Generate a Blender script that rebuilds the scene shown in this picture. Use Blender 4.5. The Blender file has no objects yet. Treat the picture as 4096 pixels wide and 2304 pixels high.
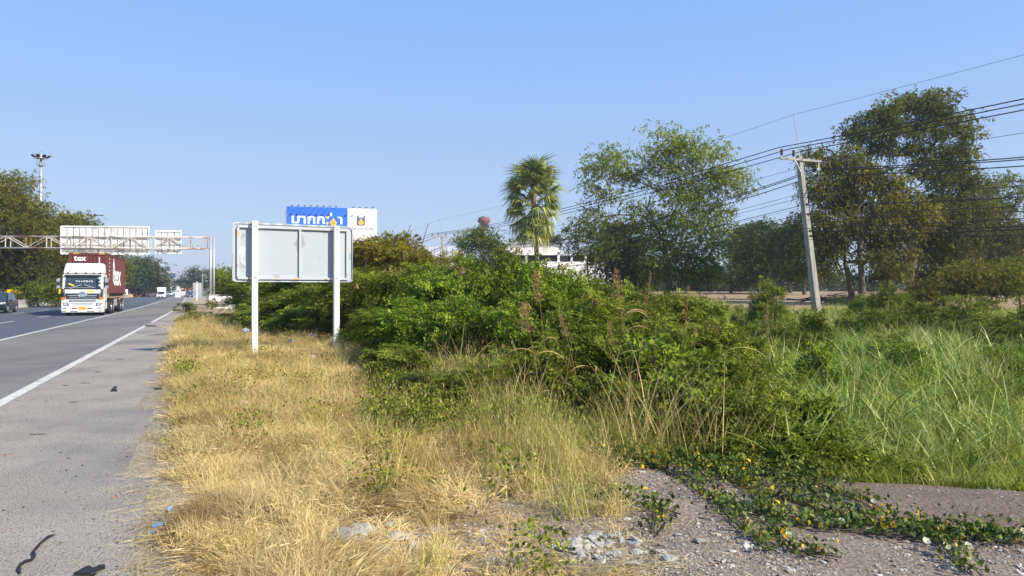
import bpy, bmesh, math, random
import numpy as np
from mathutils import Matrix, Vector, Euler, noise as mnoise
R = math.radians
random.seed(7); rng = np.random.default_rng(7)
S = bpy.context.scene
COL = S.collection
F = 2980.0            # focal length in pixels of the 4096 px wide photograph
EYE = 1.65            # camera height
HAZE = .00042

# ---------------------------------------------------------------- camera, light
cam = bpy.data.cameras.new('camera'); cam.sensor_width = 36; cam.lens = F/4096*36
cam.clip_start = .05; cam.clip_end = 9000
co = bpy.data.objects.new('camera', cam); COL.objects.link(co)
co.location = (0, 0, EYE); co.rotation_euler = (R(90.27), 0, 0)
S.camera = co
SUN_EL, SUN_AZ = R(37), math.atan2(.86, -.51)     # azimuth from +Y towards +X : sun stands behind the camera on the right
sd = Vector((math.sin(SUN_AZ)*math.cos(SUN_EL), math.cos(SUN_AZ)*math.cos(SUN_EL), math.sin(SUN_EL)))
w = bpy.data.worlds.new('World'); S.world = w; w.use_nodes = True
nt = w.node_tree; bg = nt.nodes['Background']
sky = nt.nodes.new('ShaderNodeTexSky'); sky.sky_type = 'NISHITA'; sky.sun_disc = False
sky.sun_elevation = SUN_EL; sky.sun_rotation = SUN_AZ
sky.altitude = 0; sky.air_density = 1.0; sky.dust_density = .6; sky.ozone_density = 3.0
# the physical sky is veiled by a hazy blue gradient over elevation, the same all round
tc = nt.nodes.new('ShaderNodeTexCoord'); sx_ = nt.nodes.new('ShaderNodeSeparateXYZ'); nt.links.new(tc.outputs['Generated'], sx_.inputs[0])
ab = nt.nodes.new('ShaderNodeMath'); ab.operation = 'ABSOLUTE'; nt.links.new(sx_.outputs[2], ab.inputs[0])
cr = nt.nodes.new('ShaderNodeValToRGB'); nt.links.new(ab.outputs[0], cr.inputs[0])
for i, (p_, c_) in enumerate(((0, (.46, .525, .66)), (.10, (.375, .485, .70)), (.36, (.215, .42, .82)), (1, (.09, .22, .55)))):
    e_ = cr.color_ramp.elements[i] if i < 2 else cr.color_ramp.elements.new(p_)
    e_.position = p_; e_.color = (*c_, 1)
mx = nt.nodes.new('ShaderNodeMix'); mx.data_type = 'RGBA'; mx.inputs[0].default_value = .18
sc_ = nt.nodes.new('ShaderNodeVectorMath'); sc_.operation = 'SCALE'; sc_.inputs['Scale'].default_value = 1/.13; nt.links.new(cr.outputs[0], sc_.inputs[0])
nt.links.new(sc_.outputs[0], mx.inputs[6]); nt.links.new(sky.outputs[0], mx.inputs[7])
nt.links.new(mx.outputs[2], bg.inputs[0]); bg.inputs[1].default_value = .112
sl = bpy.data.lights.new('sun', 'SUN'); sl.energy = 5.0; sl.angle = R(.55); sl.color = (1, .925, .79)
so = bpy.data.objects.new('sun', sl); COL.objects.link(so)
so.rotation_euler = sd.to_track_quat('Z', 'Y').to_euler(); so.location = (20, -10, 40)
S.view_settings.view_transform = 'Standard'; S.view_settings.look = 'None'
S.view_settings.gamma = 1; S.view_settings.exposure = .58; S.view_settings.use_curve_mapping = False
S.cycles.max_bounces = 6; S.cycles.transparent_max_bounces = 8; S.cycles.diffuse_bounces = 3
S.cycles.use_denoising = True; S.cycles.volume_bounces = 0

# ---------------------------------------------------------------- materials
def mat(name, col, rough=.7, metal=0, noise=0., nscale=8., bump=0., bscale=40., tint=None, trans=0., spec=.3,
        patch=None, alpha=None):
    """patch=(colour, scale, low, high): second colour in noise patches; tint: per-vertex attribute mixes towards that colour"""
    m = bpy.data.materials.new(name); m.use_nodes = True
    t = m.node_tree; n = t.nodes; l = t.links; p = n['Principled BSDF']
    p.inputs['Roughness'].default_value = rough; p.inputs['Metallic'].default_value = metal
    p.inputs['Specular IOR Level'].default_value = spec
    rgb = n.new('ShaderNodeRGB'); rgb.outputs[0].default_value = (*col, 1); c = rgb.outputs[0]
    geo = n.new('ShaderNodeNewGeometry')
    def mix(fac, a, b, mode='MIX'):
        x = n.new('ShaderNodeMix'); x.data_type = 'RGBA'; x.blend_type = mode
        if isinstance(fac, float): x.inputs[0].default_value = fac
        else: l.new(fac, x.inputs[0])
        for s, v in ((6, a), (7, b)):
            if isinstance(v, tuple): x.inputs[s].default_value = (*v, 1)
            else: l.new(v, x.inputs[s])
        return x.outputs[2]
    def nz(scale, detail=4, lo=0., hi=1., stretch=None):
        x = n.new('ShaderNodeTexNoise'); x.inputs['Scale'].default_value = scale; x.inputs['Detail'].default_value = detail
        src = geo.outputs['Position']
        if stretch:
            mp = n.new('ShaderNodeMapping'); mp.inputs['Scale'].default_value = stretch; l.new(src, mp.inputs[0]); src = mp.outputs[0]
        l.new(src, x.inputs['Vector'])
        r = n.new('ShaderNodeMapRange'); r.inputs[1].default_value = lo; r.inputs[2].default_value = hi
        l.new(x.outputs[0], r.inputs[0]); return r.outputs[0]
    if tint:
        a = n.new('ShaderNodeAttribute'); a.attribute_name = 'tint'
        if len(tint) == 1: c = mix(a.outputs['Fac'], c, tint[0])
        else:
            rp = n.new('ShaderNodeValToRGB'); l.new(a.outputs['Fac'], rp.inputs[0])
            cols = [col]+list(tint); el = rp.color_ramp.elements
            while len(el) < len(cols): el.new(.5)
            for i, q in enumerate(cols): el[i].position = i/(len(cols)-1); el[i].color = (*q, 1)
            c = rp.outputs[0]
    if patch:
        for q in (patch if isinstance(patch, list) else [patch]):
            c = mix(nz(q[1], 5, q[2], q[3], q[4] if len(q) > 4 else None), c, q[0])
    if noise:
        r = nz(nscale, 6, .25, .75); mr = n.new('ShaderNodeMapRange'); l.new(r, mr.inputs[0])
        mr.inputs[3].default_value = 1-noise; mr.inputs[4].default_value = 1+noise*.8
        hs = n.new('ShaderNodeHueSaturation'); l.new(c, hs.inputs['Color']); l.new(mr.outputs[0], hs.inputs['Value']); c = hs.outputs[0]
    l.new(c, p.inputs['Base Color'])
    if bump:
        b = n.new('ShaderNodeBump'); b.inputs['Strength'].default_value = bump; b.inputs['Distance'].default_value = .02
        l.new(nz(bscale, 6), b.inputs['Height']); l.new(b.outputs[0], p.inputs['Normal'])
    if trans:
        tr = n.new('ShaderNodeBsdfTranslucent'); l.new(c, tr.inputs[0]); ms = n.new('ShaderNodeMixShader'); ms.inputs[0].default_value = trans
        l.new(p.outputs[0], ms.inputs[1]); l.new(tr.outputs[0], ms.inputs[2]); l.new(ms.outputs[0], n['Material Output'].inputs[0])
    return m

M = {}
M['asphalt'] = mat('asphalt', (.20, .188, .172), .9, spec=.15, noise=.14, nscale=1.2, bump=.5, bscale=120,
                   patch=[((.13, .125, .12), .35, .45, .7, (1, .12, 1)), ((.26, .245, .22), 90, .56, .66), ((.06, .06, .06), 65, .62, .7)])
M['asphalt_dark'] = mat('asphalt_dark', (.085, .092, .11), .8, noise=.12, nscale=1.5, bump=.3, bscale=90,
                        patch=[((.09, .095, .11), .3, .45, .7, (1, .1, 1))])
M['shoulder'] = mat('shoulder_asphalt', (.30, .27, .23), .95, spec=.1, noise=.12, nscale=1.3, bump=.9, bscale=70,
                    patch=[((.44, .40, .34), 75, .5, .6), ((.11, .10, .09), 55, .58, .66), ((.29, .26, .215), 1.1, .5, .75), ((.15, .14, .135), .8, .60, .68, (1, .15, 1)), ((.09, .085, .08), 1.9, .70, .73, (.6, 2.2, 1)), ((.20, .19, .18), .35, .5, .7)])
M['line'] = mat('road_paint', (.60, .58, .50), .7, noise=.12, nscale=8, patch=[((.30, .29, .27), 5, .55, .68), ((.24, .23, .22), 45, .56, .62)])
M['white'] = mat('white_paint', (.80, .80, .77), .4, noise=.05, nscale=2)
M['post_white'] = mat('post_paint', (.82, .81, .76), .5, noise=.05, nscale=5, patch=[((.5, .46, .38), 9, .68, .75, (1, 1, .2))])
M['black'] = mat('black_paint', (.02, .02, .02), .6)
M['rubber'] = mat('rubber', (.022, .022, .024), .75, bump=.3, bscale=60, noise=.3, nscale=20)
M['glass'] = mat('dark_glass', (.035, .05, .065), .1, spec=.5)
M['chrome'] = mat('chrome', (.75, .76, .78), .18, metal=.9)
M['steel'] = mat('galvanised_steel', (.42, .43, .43), .5, metal=.4, noise=.12, nscale=6)
M['orange'] = mat('orange_plastic', (.85, .16, .03), .45, noise=.1)
M['orange_paint'] = mat('orange_paint', (.75, .14, .05), .4)
M['yellow'] = mat('yellow_paint', (.85, .50, .01), .5, noise=.06)
M['amber'] = mat('amber_lens', (.8, .18, .01), .2)
M['maroon'] = mat('maroon_container_paint', (.125, .032, .027), .6, noise=.15, nscale=1.5, patch=[((.085, .03, .022), 3, .6, .75, (1, 1, .3))])
M['dark_blue_car'] = mat('navy_car_paint', (.012, .016, .03), .18, spec=.6)
M['silver_car'] = mat('silver_car_paint', (.55, .56, .58), .3, metal=.3)
M['white_car'] = mat('white_car_paint', (.70, .70, .67), .3, spec=.5, noise=.04, nscale=2)
M['chassis'] = mat('chassis_paint', (.05, .04, .035), .8, noise=.3, nscale=5)
M['tan_steel'] = mat('dusty_trailer_paint', (.34, .24, .13), .8, noise=.2, nscale=3)
M['red_lens'] = mat('red_lens', (.4, .01, .01), .3)
M['lamp_glass'] = mat('lamp_glass', (.6, .62, .66), .12, metal=.5)
M['concrete'] = mat('weathered_concrete', (.36, .35, .33), .9, noise=.15, nscale=2, bump=.4, bscale=30,
                    patch=[((.13, .13, .13), 1.6, .5, .68, (3, 3, .35)), ((.5, .49, .46), 4, .55, .7)])
M['pole_concrete'] = mat('pole_concrete', (.34, .32, .28), .9, noise=.15, nscale=3, bump=.4, bscale=30, patch=[((.20, .19, .17), 2.5, .5, .7, (4, 4, .3))])
M['sheet'] = mat('sign_back_sheet', (.40, .43, .46), .55, noise=.02, nscale=3, patch=[((.30, .32, .34), 2.6, .64, .65), ((.33, .36, .38), 16, .68, .70)])
M['sheet_peel'] = mat('peeled_sheet', (.33, .35, .38), .6, patch=[((.47, .51, .55), 4, .5, .52, (1, 1, .6))])
M['frame_rust'] = mat('painted_angle_iron', (.46, .48, .49), .6, patch=[((.55, .38, .18), 3.5, .58, .64), ((.42, .15, .05), 8, .66, .7)])
M['truss'] = mat('rusty_truss_paint', (.62, .58, .52), .7, patch=[((.33, .17, .11), .55, .53, .60), ((.27, .13, .08), 4, .57, .66)])
M['gantry_sheet'] = mat('gantry_sign_back', (.84, .84, .82), .5, noise=.04, nscale=1, patch=[((.58, .57, .56), 1.1, .58, .66)])
M['rib'] = mat('sign_rib', (.50, .46, .40), .6, patch=[((.33, .15, .08), 2, .55, .62)])
M['bill_blue'] = mat('billboard_blue', (.035, .16, .66), .5, noise=.03, nscale=.5)
M['bill_white'] = mat('billboard_white', (.86, .87, .88), .5)
M['navy'] = mat('logo_navy', (.10, .14, .28), .5)
M['logo_yellow'] = mat('logo_yellow', (.95, .50, .06), .5)
M['ink'] = mat('dark_ink', (.03, .03, .04), .6)
M['brown_tank'] = mat('water_tower_paint', (.18, .085, .075), .7, noise=.12, nscale=.4)
M['roof_sheet'] = mat('corrugated_roof', (.42, .42, .42), .6, noise=.1, nscale=.6, patch=[((.22, .22, .22), .8, .5, .7, (3, 3, .3))])
M['gable'] = mat('stained_gable', (.48, .49, .50), .7, patch=[((.20, .21, .23), .9, .5, .68, (3, 3, .35))])
M['wall_white'] = mat('factory_white_wall', (.82, .80, .76), .7, noise=.05, nscale=.5)
M['wall_grey'] = mat('factory_grey_cladding', (.62, .66, .72), .6, noise=.04, nscale=.5)
M['dark_open'] = mat('dark_opening', (.02, .022, .02), .8)
M['insulator'] = mat('brown_porcelain', (.10, .03, .02), .25)
M['cable'] = mat('cable_sheath', (.012, .014, .02), .5)
M['thin_cable'] = mat('thin_cable', (.12, .14, .18), .5)
M['bark'] = mat('grey_bark', (.12, .095, .07), .95, noise=.3, nscale=3, bump=.6, bscale=14)
M['bark_dark'] = mat('dark_bark', (.05, .04, .03), .95, noise=.3, nscale=3)
M['palm_bark'] = mat('palm_bark', (.20, .18, .16), .9, noise=.2, nscale=2, bump=.5, bscale=10, patch=[((.10, .09, .08), 3, .5, .62, (.3, .3, 4))])
M['kiln_white'] = mat('flaking_whitewash', (.80, .79, .76), .9, noise=.05, nscale=4, bump=.4, bscale=12, patch=[((.40, .37, .32), 2.2, .58, .64, (1, 1, .4))])
M['blue_scrap'] = mat('blue_plastic_scrap', (.16, .42, .68), .6)
M['bag'] = mat('dirty_plastic_bag', (.45, .50, .62), .5, noise=.25, nscale=25, trans=.2)
M['bag_white'] = mat('white_plastic_bag', (.75, .74, .70), .5, noise=.15, nscale=25, trans=.2)
M['leafbrown'] = mat('dead_leaf', (.42, .16, .05), .7)
M['chunk'] = mat('concrete_rubble', (.36, .345, .31), .95, noise=.22, nscale=14, bump=.8, bscale=45)
M['pebble'] = mat('pebbles', (.30, .26, .22), .9, tint=[(.38, .34, .29), (.16, .14, .13), (.56, .52, .46)], noise=.2, nscale=60)

# ---------------------------------------------------------------- object helpers
def tag(o, label=None, cat=None, group=None, kind=None):
    if label: o['label'] = label
    if cat: o['category'] = cat
    if group: o['group'] = group
    if kind: o['kind'] = kind
    return o

def thing(name, label, cat, loc=(0, 0, 0), rz=0, group=None, rot=None):
    o = bpy.data.objects.new(name, None); COL.objects.link(o); o.empty_display_size = .2
    o.location = loc; o.rotation_euler = rot if rot else (0, 0, rz)
    return tag(o, label, cat, group)

def link(name, me, parent=None, loc=None, rot=None):
    o = bpy.data.objects.new(name, me); COL.objects.link(o)
    if parent: o.parent = parent
    if loc is not None: o.location = loc
    if rot is not None: o.rotation_euler = rot
    return o

class B:
    """collects solid shapes, builds ONE mesh"""
    def __init__(s, *mats): s.v = []; s.f = []; s.m = []; s.mats = [M[x] if isinstance(x, str) else x for x in mats]; s.sm = []
    def add(s, vs, fs, m=0, smooth=False):
        k = len(s.v); s.v += [tuple(v) for v in vs]
        for f in fs: s.f.append([i+k for i in f]); s.m.append(m); s.sm.append(smooth)
    def hexa(s, bot, top, m=0):
        s.add(list(bot)+list(top), [(3, 2, 1, 0), (4, 5, 6, 7), (0, 1, 5, 4), (1, 2, 6, 5), (2, 3, 7, 6), (3, 0, 4, 7)], m); return s
    def box(s, x0, x1, y0, y1, z0, z1, m=0):
        return s.hexa([(x0, y0, z0), (x1, y0, z0), (x1, y1, z0), (x0, y1, z0)], [(x0, y0, z1), (x1, y0, z1), (x1, y1, z1), (x0, y1, z1)], m)
    def cbox(s, c, d, m=0):
        return s.box(c[0]-d[0]/2, c[0]+d[0]/2, c[1]-d[1]/2, c[1]+d[1]/2, c[2]-d[2]/2, c[2]+d[2]/2, m)
    def beam(s, p0, p1, wd, h=None, m=0):
        h = h or wd; p0 = Vector(p0); p1 = Vector(p1); d = (p1-p0).normalized()
        up = Vector((0, 0, 1)) if abs(d.z) < .95 else Vector((0, 1, 0))
        a = d.cross(up).normalized()*wd/2; b = a.cross(d).normalized()*h/2
        q = [-a-b, a-b, a+b, -a+b]
        return s.hexa([p0+x for x in q], [p1+x for x in q], m)
    def tube(s, pts, rad, n=8, m=0, cap=True):
        pts = [Vector(p) for p in pts]; rad = rad if hasattr(rad, '__len__') else [rad]*len(pts)
        vs = []; fs = []
        for i, p in enumerate(pts):
            d = (pts[min(i+1, len(pts)-1)]-pts[max(i-1, 0)]).normalized()
            up = Vector((0, 0, 1)) if abs(d.z) < .9 else Vector((0, 1, 0))
            a = d.cross(up).normalized(); b = a.cross(d)
            for k in range(n):
                t = 2*math.pi*k/n; vs.append(p+(a*math.cos(t)+b*math.sin(t))*rad[i])
            if i:
                for k in range(n):
                    k2 = (k+1) % n; fs.append(((i-1)*n+k, (i-1)*n+k2, i*n+k2, i*n+k))
        if cap: fs += [tuple(range(n))[::-1], tuple(range((len(pts)-1)*n, len(pts)*n))]
        s.add(vs, fs, m, True); return s
    def cyl(s, c, r, h, axis='z', n=16, m=0):
        c = Vector(c); d = {'x': Vector((1, 0, 0)), 'y': Vector((0, 1, 0)), 'z': Vector((0, 0, 1))}[axis]*h/2
        return s.tube([c-d, c+d], r, n, m)
    def prism(s, prof, x0, x1, m=0, axis='x'):
        n = len(prof)
        if axis == 'x': a = [(x0, y, z) for y, z in prof]; b = [(x1, y, z) for y, z in prof]
        elif axis == 'y': a = [(x, x0, z) for x, z in prof]; b = [(x, x1, z) for x, z in prof]
        else: a = [(x, y, x0) for x, y in prof]; b = [(x, y, x1) for x, y in prof]
        s.add(a+b, [tuple(range(n)), tuple(range(n, 2*n))[::-1]]+[(i, i+n, (i+1) % n+n, (i+1) % n) for i in range(n)], m); return s
    def mesh(s, name, bevel=0, seg=2):
        me = bpy.data.meshes.new(name); me.from_pydata(s.v, [], s.f)
        for x in s.mats: me.materials.append(x)
        me.polygons.foreach_set('material_index', s.m); me.polygons.foreach_set('use_smooth', s.sm)
        bm = bmesh.new(); bm.from_mesh(me)
        bmesh.ops.recalc_face_normals(bm, faces=bm.faces)
        if bevel: bmesh.ops.bevel(bm, geom=list(bm.edges), offset=bevel, segments=seg, affect='EDGES', clamp_overlap=True)
        bm.to_mesh(me); bm.free(); return me
    def obj(s, name, parent=None, loc=None, rot=None, bevel=0):
        return link(name, s.mesh(name, bevel), parent, loc, rot)

def copy_tree(o, parent=None):
    c = o.copy(); COL.objects.link(c)
    if parent: c.parent = parent
    for ch in o.children: copy_tree(ch, c)
    return c

def text_mesh(body, size, material, bold=0., depth=.01, align='CENTER'):
    cu = bpy.data.curves.new('lettering', 'FONT'); cu.body = body; cu.size = size; cu.align_x = align; cu.align_y = 'CENTER'
    cu.offset = bold; cu.extrude = depth; cu.resolution_u = 3
    o = bpy.data.objects.new('lettering_tmp', cu); COL.objects.link(o)
    dg = bpy.context.evaluated_depsgraph_get()
    me = bpy.data.meshes.new_from_object(o.evaluated_get(dg)); me.name = 'lettering'
    me.materials.clear(); me.materials.append(M[material])
    bpy.data.objects.remove(o); return me

def P(u, v, Y):
    """point at distance Y seen at pixel (u, v) of the photograph"""
    return Vector(((u-2048)/F*Y, Y, EYE+(1166-v)/F*Y))

# ---------------------------------------------------------------- road line and terrain height
_Y = np.arange(-60, 3200, .5)
_sl = np.interp(_Y, [-60, 55, 90, 250, 440, 600, 3200], [.406, .406, .43, .438, .4375, .459, .47])
_X = -np.concatenate([[0], np.cumsum((_sl[1:]+_sl[:-1])*.25)]); _X += -7.46-np.interp(10.85, _Y, _X)
x1 = lambda Y: np.interp(Y, _Y, _X)
CS = .925
def rp(o, Y, z=0.):     # road point: o metres to the right of the edge line
    Y = float(Y); return Vector((float(x1(Y))+o/CS, Y, road_z(Y)+z))
def road_z(Y): return float(np.interp(Y, [0, 300, 440, 900, 1500, 3200], [0, 0, .65, 3.3, 3.0, 3.0]))
def edge_off(Y): return np.interp(Y, [-30, 3, 6.6, 11.6, 22.7, 40, 85, 140, 3200], [3, 2.8, 2.45, 2.12, 1.65, 1.0, .6, 1.6, 1.6])
def plateau(X):         # Y at which the ground drops to the overgrown field
    X = np.asarray(X, float)
    return np.where(X < -3, 23.9+(-3-X)/.41, np.interp(X, [-3, -1, .5, 1.6, 2.8, 4.4, 8, 16], [23.9, 13, 8.0, 7.0, 6.55, 6.3, 5.9, 5.6]))
def fnoise(x, y, s, k=0.): return mnoise.noise(Vector((x*s, y*s, k)))
def gz(X, Y, noisy=True):
    X = float(X); Y = float(Y); o = (X-float(x1(Y)))*CS
    z = road_z(Y)
    if o < -14.5: return z-.05
    if o < float(edge_off(Y))-.3: return z-.05
    e = float(plateau(X)); t = min(max((Y-e+.15)/1.6, 0), 1); t = t*t*(3-2*t)
    right = min(max((o-3)/6, 0), 1)
    field = float(np.interp(Y, [0, 30, 42, 60, 100, 200, 600, 3200], [-.8, -.7, -.2, .75, 1.4, 1.7, 3.2, 3.2]))
    if X < -6: field = field*min(max((o-6)/30, 0), 1)
    zz = t*field*right+(1-t)*.02
    if noisy: zz += (.05*fnoise(X, Y, .7)+.02*fnoise(X, Y, 3.1, 4))*min(1, max(0, o-2.5))*(1 if Y < 60 else 2)
    return z+zz

def strip(name, o0, o1, Y0, Y1, m, z, n=None, wob=0., label=None):
    n = n or max(2, int((Y1-Y0)/2)); ys = np.linspace(Y0, Y1, n) if n < 80 else Y0+(Y1-Y0)*np.linspace(0, 1, n)**2
    vs = []; fs = []
    for i, y in enumerate(ys):
        a = o0(y) if callable(o0) else o0; b = o1(y) if callable(o1) else o1
        w2 = wob*fnoise(y, 0, 1.3, 2)+wob*.6*fnoise(y, 3, 5.)
        vs += [rp(a, y, z), rp(b+w2, y, z)]
        if i: fs.append((2*i-2, 2*i-1, 2*i+1, 2*i))
    me = bpy.data.meshes.new(name); me.from_pydata(vs, [], fs); me.materials.append(M[m])
    o = link(name, me); return tag(o, label, kind='structure')

BARE = [(1200, 2010, 85, 38), (1330, 2085, 70, 30), (1420, 2150, 120, 45), (1590, 2160, 110, 38), (1580, 1905, 70, 26), (1480, 2235, 90, 34), (1760, 2130, 60, 22), (1110, 2150, 50, 22), (1720, 2290, 120, 20), (1000, 2240, 60, 20), (900, 2110, 34, 16), (1880, 2240, 90, 30), (2000, 2150, 70, 30), (1850, 2060, 40, 16)]
def in_bare(x, y):
    if y < .5 or y > 9: return False
    u, v = 2048+x/y*F, 1166+EYE*F/y
    return any(((u-a)/c)**2+((v-b_)/d_)**2 < 1+.9*fnoise(x, y, 4., 6) for a, b_, c, d_ in BARE)
def terrain():
    offs = np.concatenate([-np.geomspace(900, 30, 22), np.arange(-28, -14, 1.5), [-14.3, -10, -5, 0, 1.0], np.arange(1.4, 12, .25), np.arange(12, 30, .6), np.geomspace(30, 1500, 40)])
    ys = np.concatenate([np.arange(-30, 2, 2), np.arange(2, 12, .2), np.arange(12, 30, .4), np.arange(30, 60, 1.0), np.arange(60, 130, 3), np.geomspace(130, 3000, 40)])
    vs = []; cols = []
    for y in ys:
        for o in offs:
            X = float(x1(y))+o/CS; vs.append((X, float(y), gz(X, y)))
            e = float(plateau(X)); d = y-e
            straw = np.array((.33, .245, .135)); dark = np.array((.165, .12, .09)); grav = np.array((.225, .175, .135)); dirt = np.array((.34, .23, .135)); gr = np.array((.10, .10, .04))
            if o < -14: c = np.array((.22, .18, .12))
            else:
                k = min(max((X+.6)/1.2+.5*fnoise(X, y, .8), 0), 1) if y < 14 else 0
                c = straw*(1-k)+grav*k
                k2 = min(max((X-2.2)/.8+(y-5.6)*.8, 0), 1) if (y < 9 and X > 1.5) else 0
                c = c*(1-k2)+dark*k2
                if in_bare(X, y): c = np.array((.40, .35, .29))
                if d > 0: c = gr*(1-min(max((y-40)/12, 0), 1))+dirt*min(max((y-40)/12, 0), 1)
                if y > 100 and o < 16: c = np.array((.42, .32, .22))
                if y > 260: c = np.array((.16, .16, .08))
                if o < 3.2 and y < 60: c = c*.3+np.array((.33, .28, .21))*.7
            cols.append((*c, 1))
    n = len(offs); fs = [(i*n+j, i*n+j+1, (i+1)*n+j+1, (i+1)*n+j) for i in range(len(ys)-1) for j in range(n-1)]
    me = bpy.data.meshes.new('ground'); me.from_pydata(vs, [], fs)
    a = me.color_attributes.new('soil', 'FLOAT_COLOR', 'POINT'); a.data.foreach_set('color', np.array(cols, 'f').ravel())
    me.polygons.foreach_set('use_smooth', [True]*len(me.polygons))
    m = mat('bare_soil', (1, 1, 1), .95, bump=1., bscale=28)
    t = m.node_tree; p = t.nodes['Principled BSDF']; at = t.nodes.new('ShaderNodeVertexColor'); at.layer_name = 'soil'
    g = t.nodes['Geometry'] if 'Geometry' in t.nodes else [x for x in t.nodes if x.bl_idname == 'ShaderNodeNewGeometry'][0]
    cur = at.outputs[0]
    for sc, lo, hi, a0, b0 in ((2.2, .3, .7, .75, 1.15), (35, .35, .65, .7, 1.25), (140, .35, .65, .7, 1.3)):
        nz = t.nodes.new('ShaderNodeTexNoise'); nz.inputs['Scale'].default_value = sc; nz.inputs['Detail'].default_value = 5
        t.links.new(g.outputs['Position'], nz.inputs['Vector'])
        mr = t.nodes.new('ShaderNodeMapRange'); t.links.new(nz.outputs[0], mr.inputs[0])
        for i, q in enumerate((lo, hi, a0, b0)): mr.inputs[i+1].default_value = q
        hs = t.nodes.new('ShaderNodeHueSaturation'); t.links.new(cur, hs.inputs['Color']); t.links.new(mr.outputs[0], hs.inputs['Value']); cur = hs.outputs[0]
    t.links.new(cur, p.inputs['Base Color'])
    me.materials.append(m)
    tag(link('ground', me), kind='structure')
terrain()
strip('shoulder', -.05, edge_off, -20, 300, 'shoulder', .012, 300, .13)
strip('slow_lane', -3.65, -.045, -20, 1500, 'asphalt', .008, 200)
strip('carriageway', -14.6, -3.645, -20, 1500, 'asphalt_dark', .004, 200)
# painted lines: edge line (worn, with two gaps), solid line, dashes
for a, b in ((-15, 36.5), (39.5, 64), (66, 1000)): strip('edge_line', -.09, .09, a, b, 'line', .020, 60 if b < 100 else 120)
strip('lane_divider', -3.76, -3.58, -15, 1000, 'line', .016, 160)
for off, ph in ((-7.15, 2.), (-10.6, 1.)):
    y = -10+ph
    for k in range(26):
        strip('lane_dash', off-.07, off+.07, y, y+3.4, 'line', .016, 3); y += 9.15
for i, (u, v, w_) in enumerate(((400, 1535, 15), (310, 1545, 11), (460, 1490, 12), (180, 1742, 20), (350, 1612, 13), (560, 1440, 12))):
    b_ = B('asphalt'); Y_ = EYE*F/(v-1166); g_ = []
    for k in range(12):
        a_ = 2*math.pi*k/12; rr = 1+1.1*fnoise(i*3.1, a_, 2.3); g_.append((((u*.86+w_*1.1*rr*math.cos(a_))-2048)/F*EYE*F/(v+w_*.13*rr*math.sin(a_)-1166), EYE*F/(v+w_*.13*rr*math.sin(a_)-1166)))
    b_.prism(g_, .010, .0215, axis='z'); o = b_.obj('tar_mark'); o['kind'] = 'structure'
# kerb of soil under the barrier
strip('median_edge', -15.6, -14.0, 20, 400, 'tan_steel', .03, 100)

# ---------------------------------------------------------------- near sign (its back)
def near_sign():
    A = Vector((-7.09, 18.9, 0)); Bp = Vector((-4.35, 20.3, 0)); d = (Bp-A); L = d.length; ang = math.atan2(d.y, d.x)
    t = thing('road_sign', 'back of a pale grey rectangular road sign on two white posts in dry grass', 'road sign', (A.x, A.y, 0), ang)
    z0, z1 = 1.92, 3.40
    prof = []
    r = .09
    for cx, cz, a0 in ((L-r, z0+r, -90), (L-r, z1-r, 0), (r, z1-r, 90), (r, z0+r, 180)):
        for k in range(5):
            a = R(a0+k*22.5); prof.append((cx+r*math.cos(a), cz+r*math.sin(a)))
    B('sheet').prism(prof, .02, .028, axis='y').obj('sign_sheet', t)
    rim = B('sheet_peel'); n = len(prof)
    for i in range(n):
        p, q = prof[i], prof[(i+1) % n]; rim.beam((p[0], .005, p[1]), (q[0], .005, q[1]), .012, .045)
    rim.obj('rim', t)
    fx0, fx1, fz0, fz1 = .12, L-.13, z0+.07, z1-.09
    for nm, a, b in (('frame_bar', (fx0, fz0), (fx1, fz0)), ('frame_bar', (fx0, fz1), (fx1, fz1)), ('frame_bar', (fx0+.01, fz0+.03), (fx0+.01, fz1-.03)), ('frame_bar', (fx1-.01, fz0+.03), (fx1-.01, fz1-.03))):
        b_ = B('frame_rust'); b_.beam((a[0], -.012, a[1]), (b[0], -.012, b[1]), .06, .055); b_.obj(nm, t)
    xm = .545*L
    B('frame_rust').beam((xm, -.012, fz0+.035), (xm, -.012, fz1-.035), .055, .05).obj('middle_bar', t)
    # peeled area by the left edge, irregular flat flakes 2 mm proud
    b_ = B('sheet_peel')
    for k in range(9):
        cx = .17+.05*random.random()*k/3; cz = z0+.35+.6*random.random(); rr = .05+.09*random.random(); pr = []
        for i in range(11):
            a = 2*math.pi*i/11; q = rr*(.6+.6*random.random()); pr.append((max(.16, cx+q*math.cos(a)*.7), cz+q*math.sin(a)*1.5))
        b_.prism(pr, .0155-k*.0004, .019, axis='y')
    b_.obj('peeled_paint', t)
    for k, s in enumerate((.169, .849)):
        x = s*L; zb = -.25 if k == 0 else .12
        p = B('post_white'); p.box(x-.07, x+.07, -.19, -.045, zb, z1+.05-.04*k); po = p.obj('post', t, bevel=.006)
        for z in (fz0+.02, fz1-.0): B('black').cyl((x, -.205, z), .014, .02, 'y', 8).obj('bolt', po)
        for z in (fz0, fz1): B('white').box(x-.12, x+.12, -.043, -.035, z-.03, z+.03).obj('clamp', t)
        if k == 0: B('concrete').box(x-.079, x+.079, -.203, -.19, .32, .328).obj('joint', po)
        else: B('black').box(x-.068, x+.068, -.19, -.055, -.4, .118).obj('post_foot', t)
near_sign()

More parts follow.
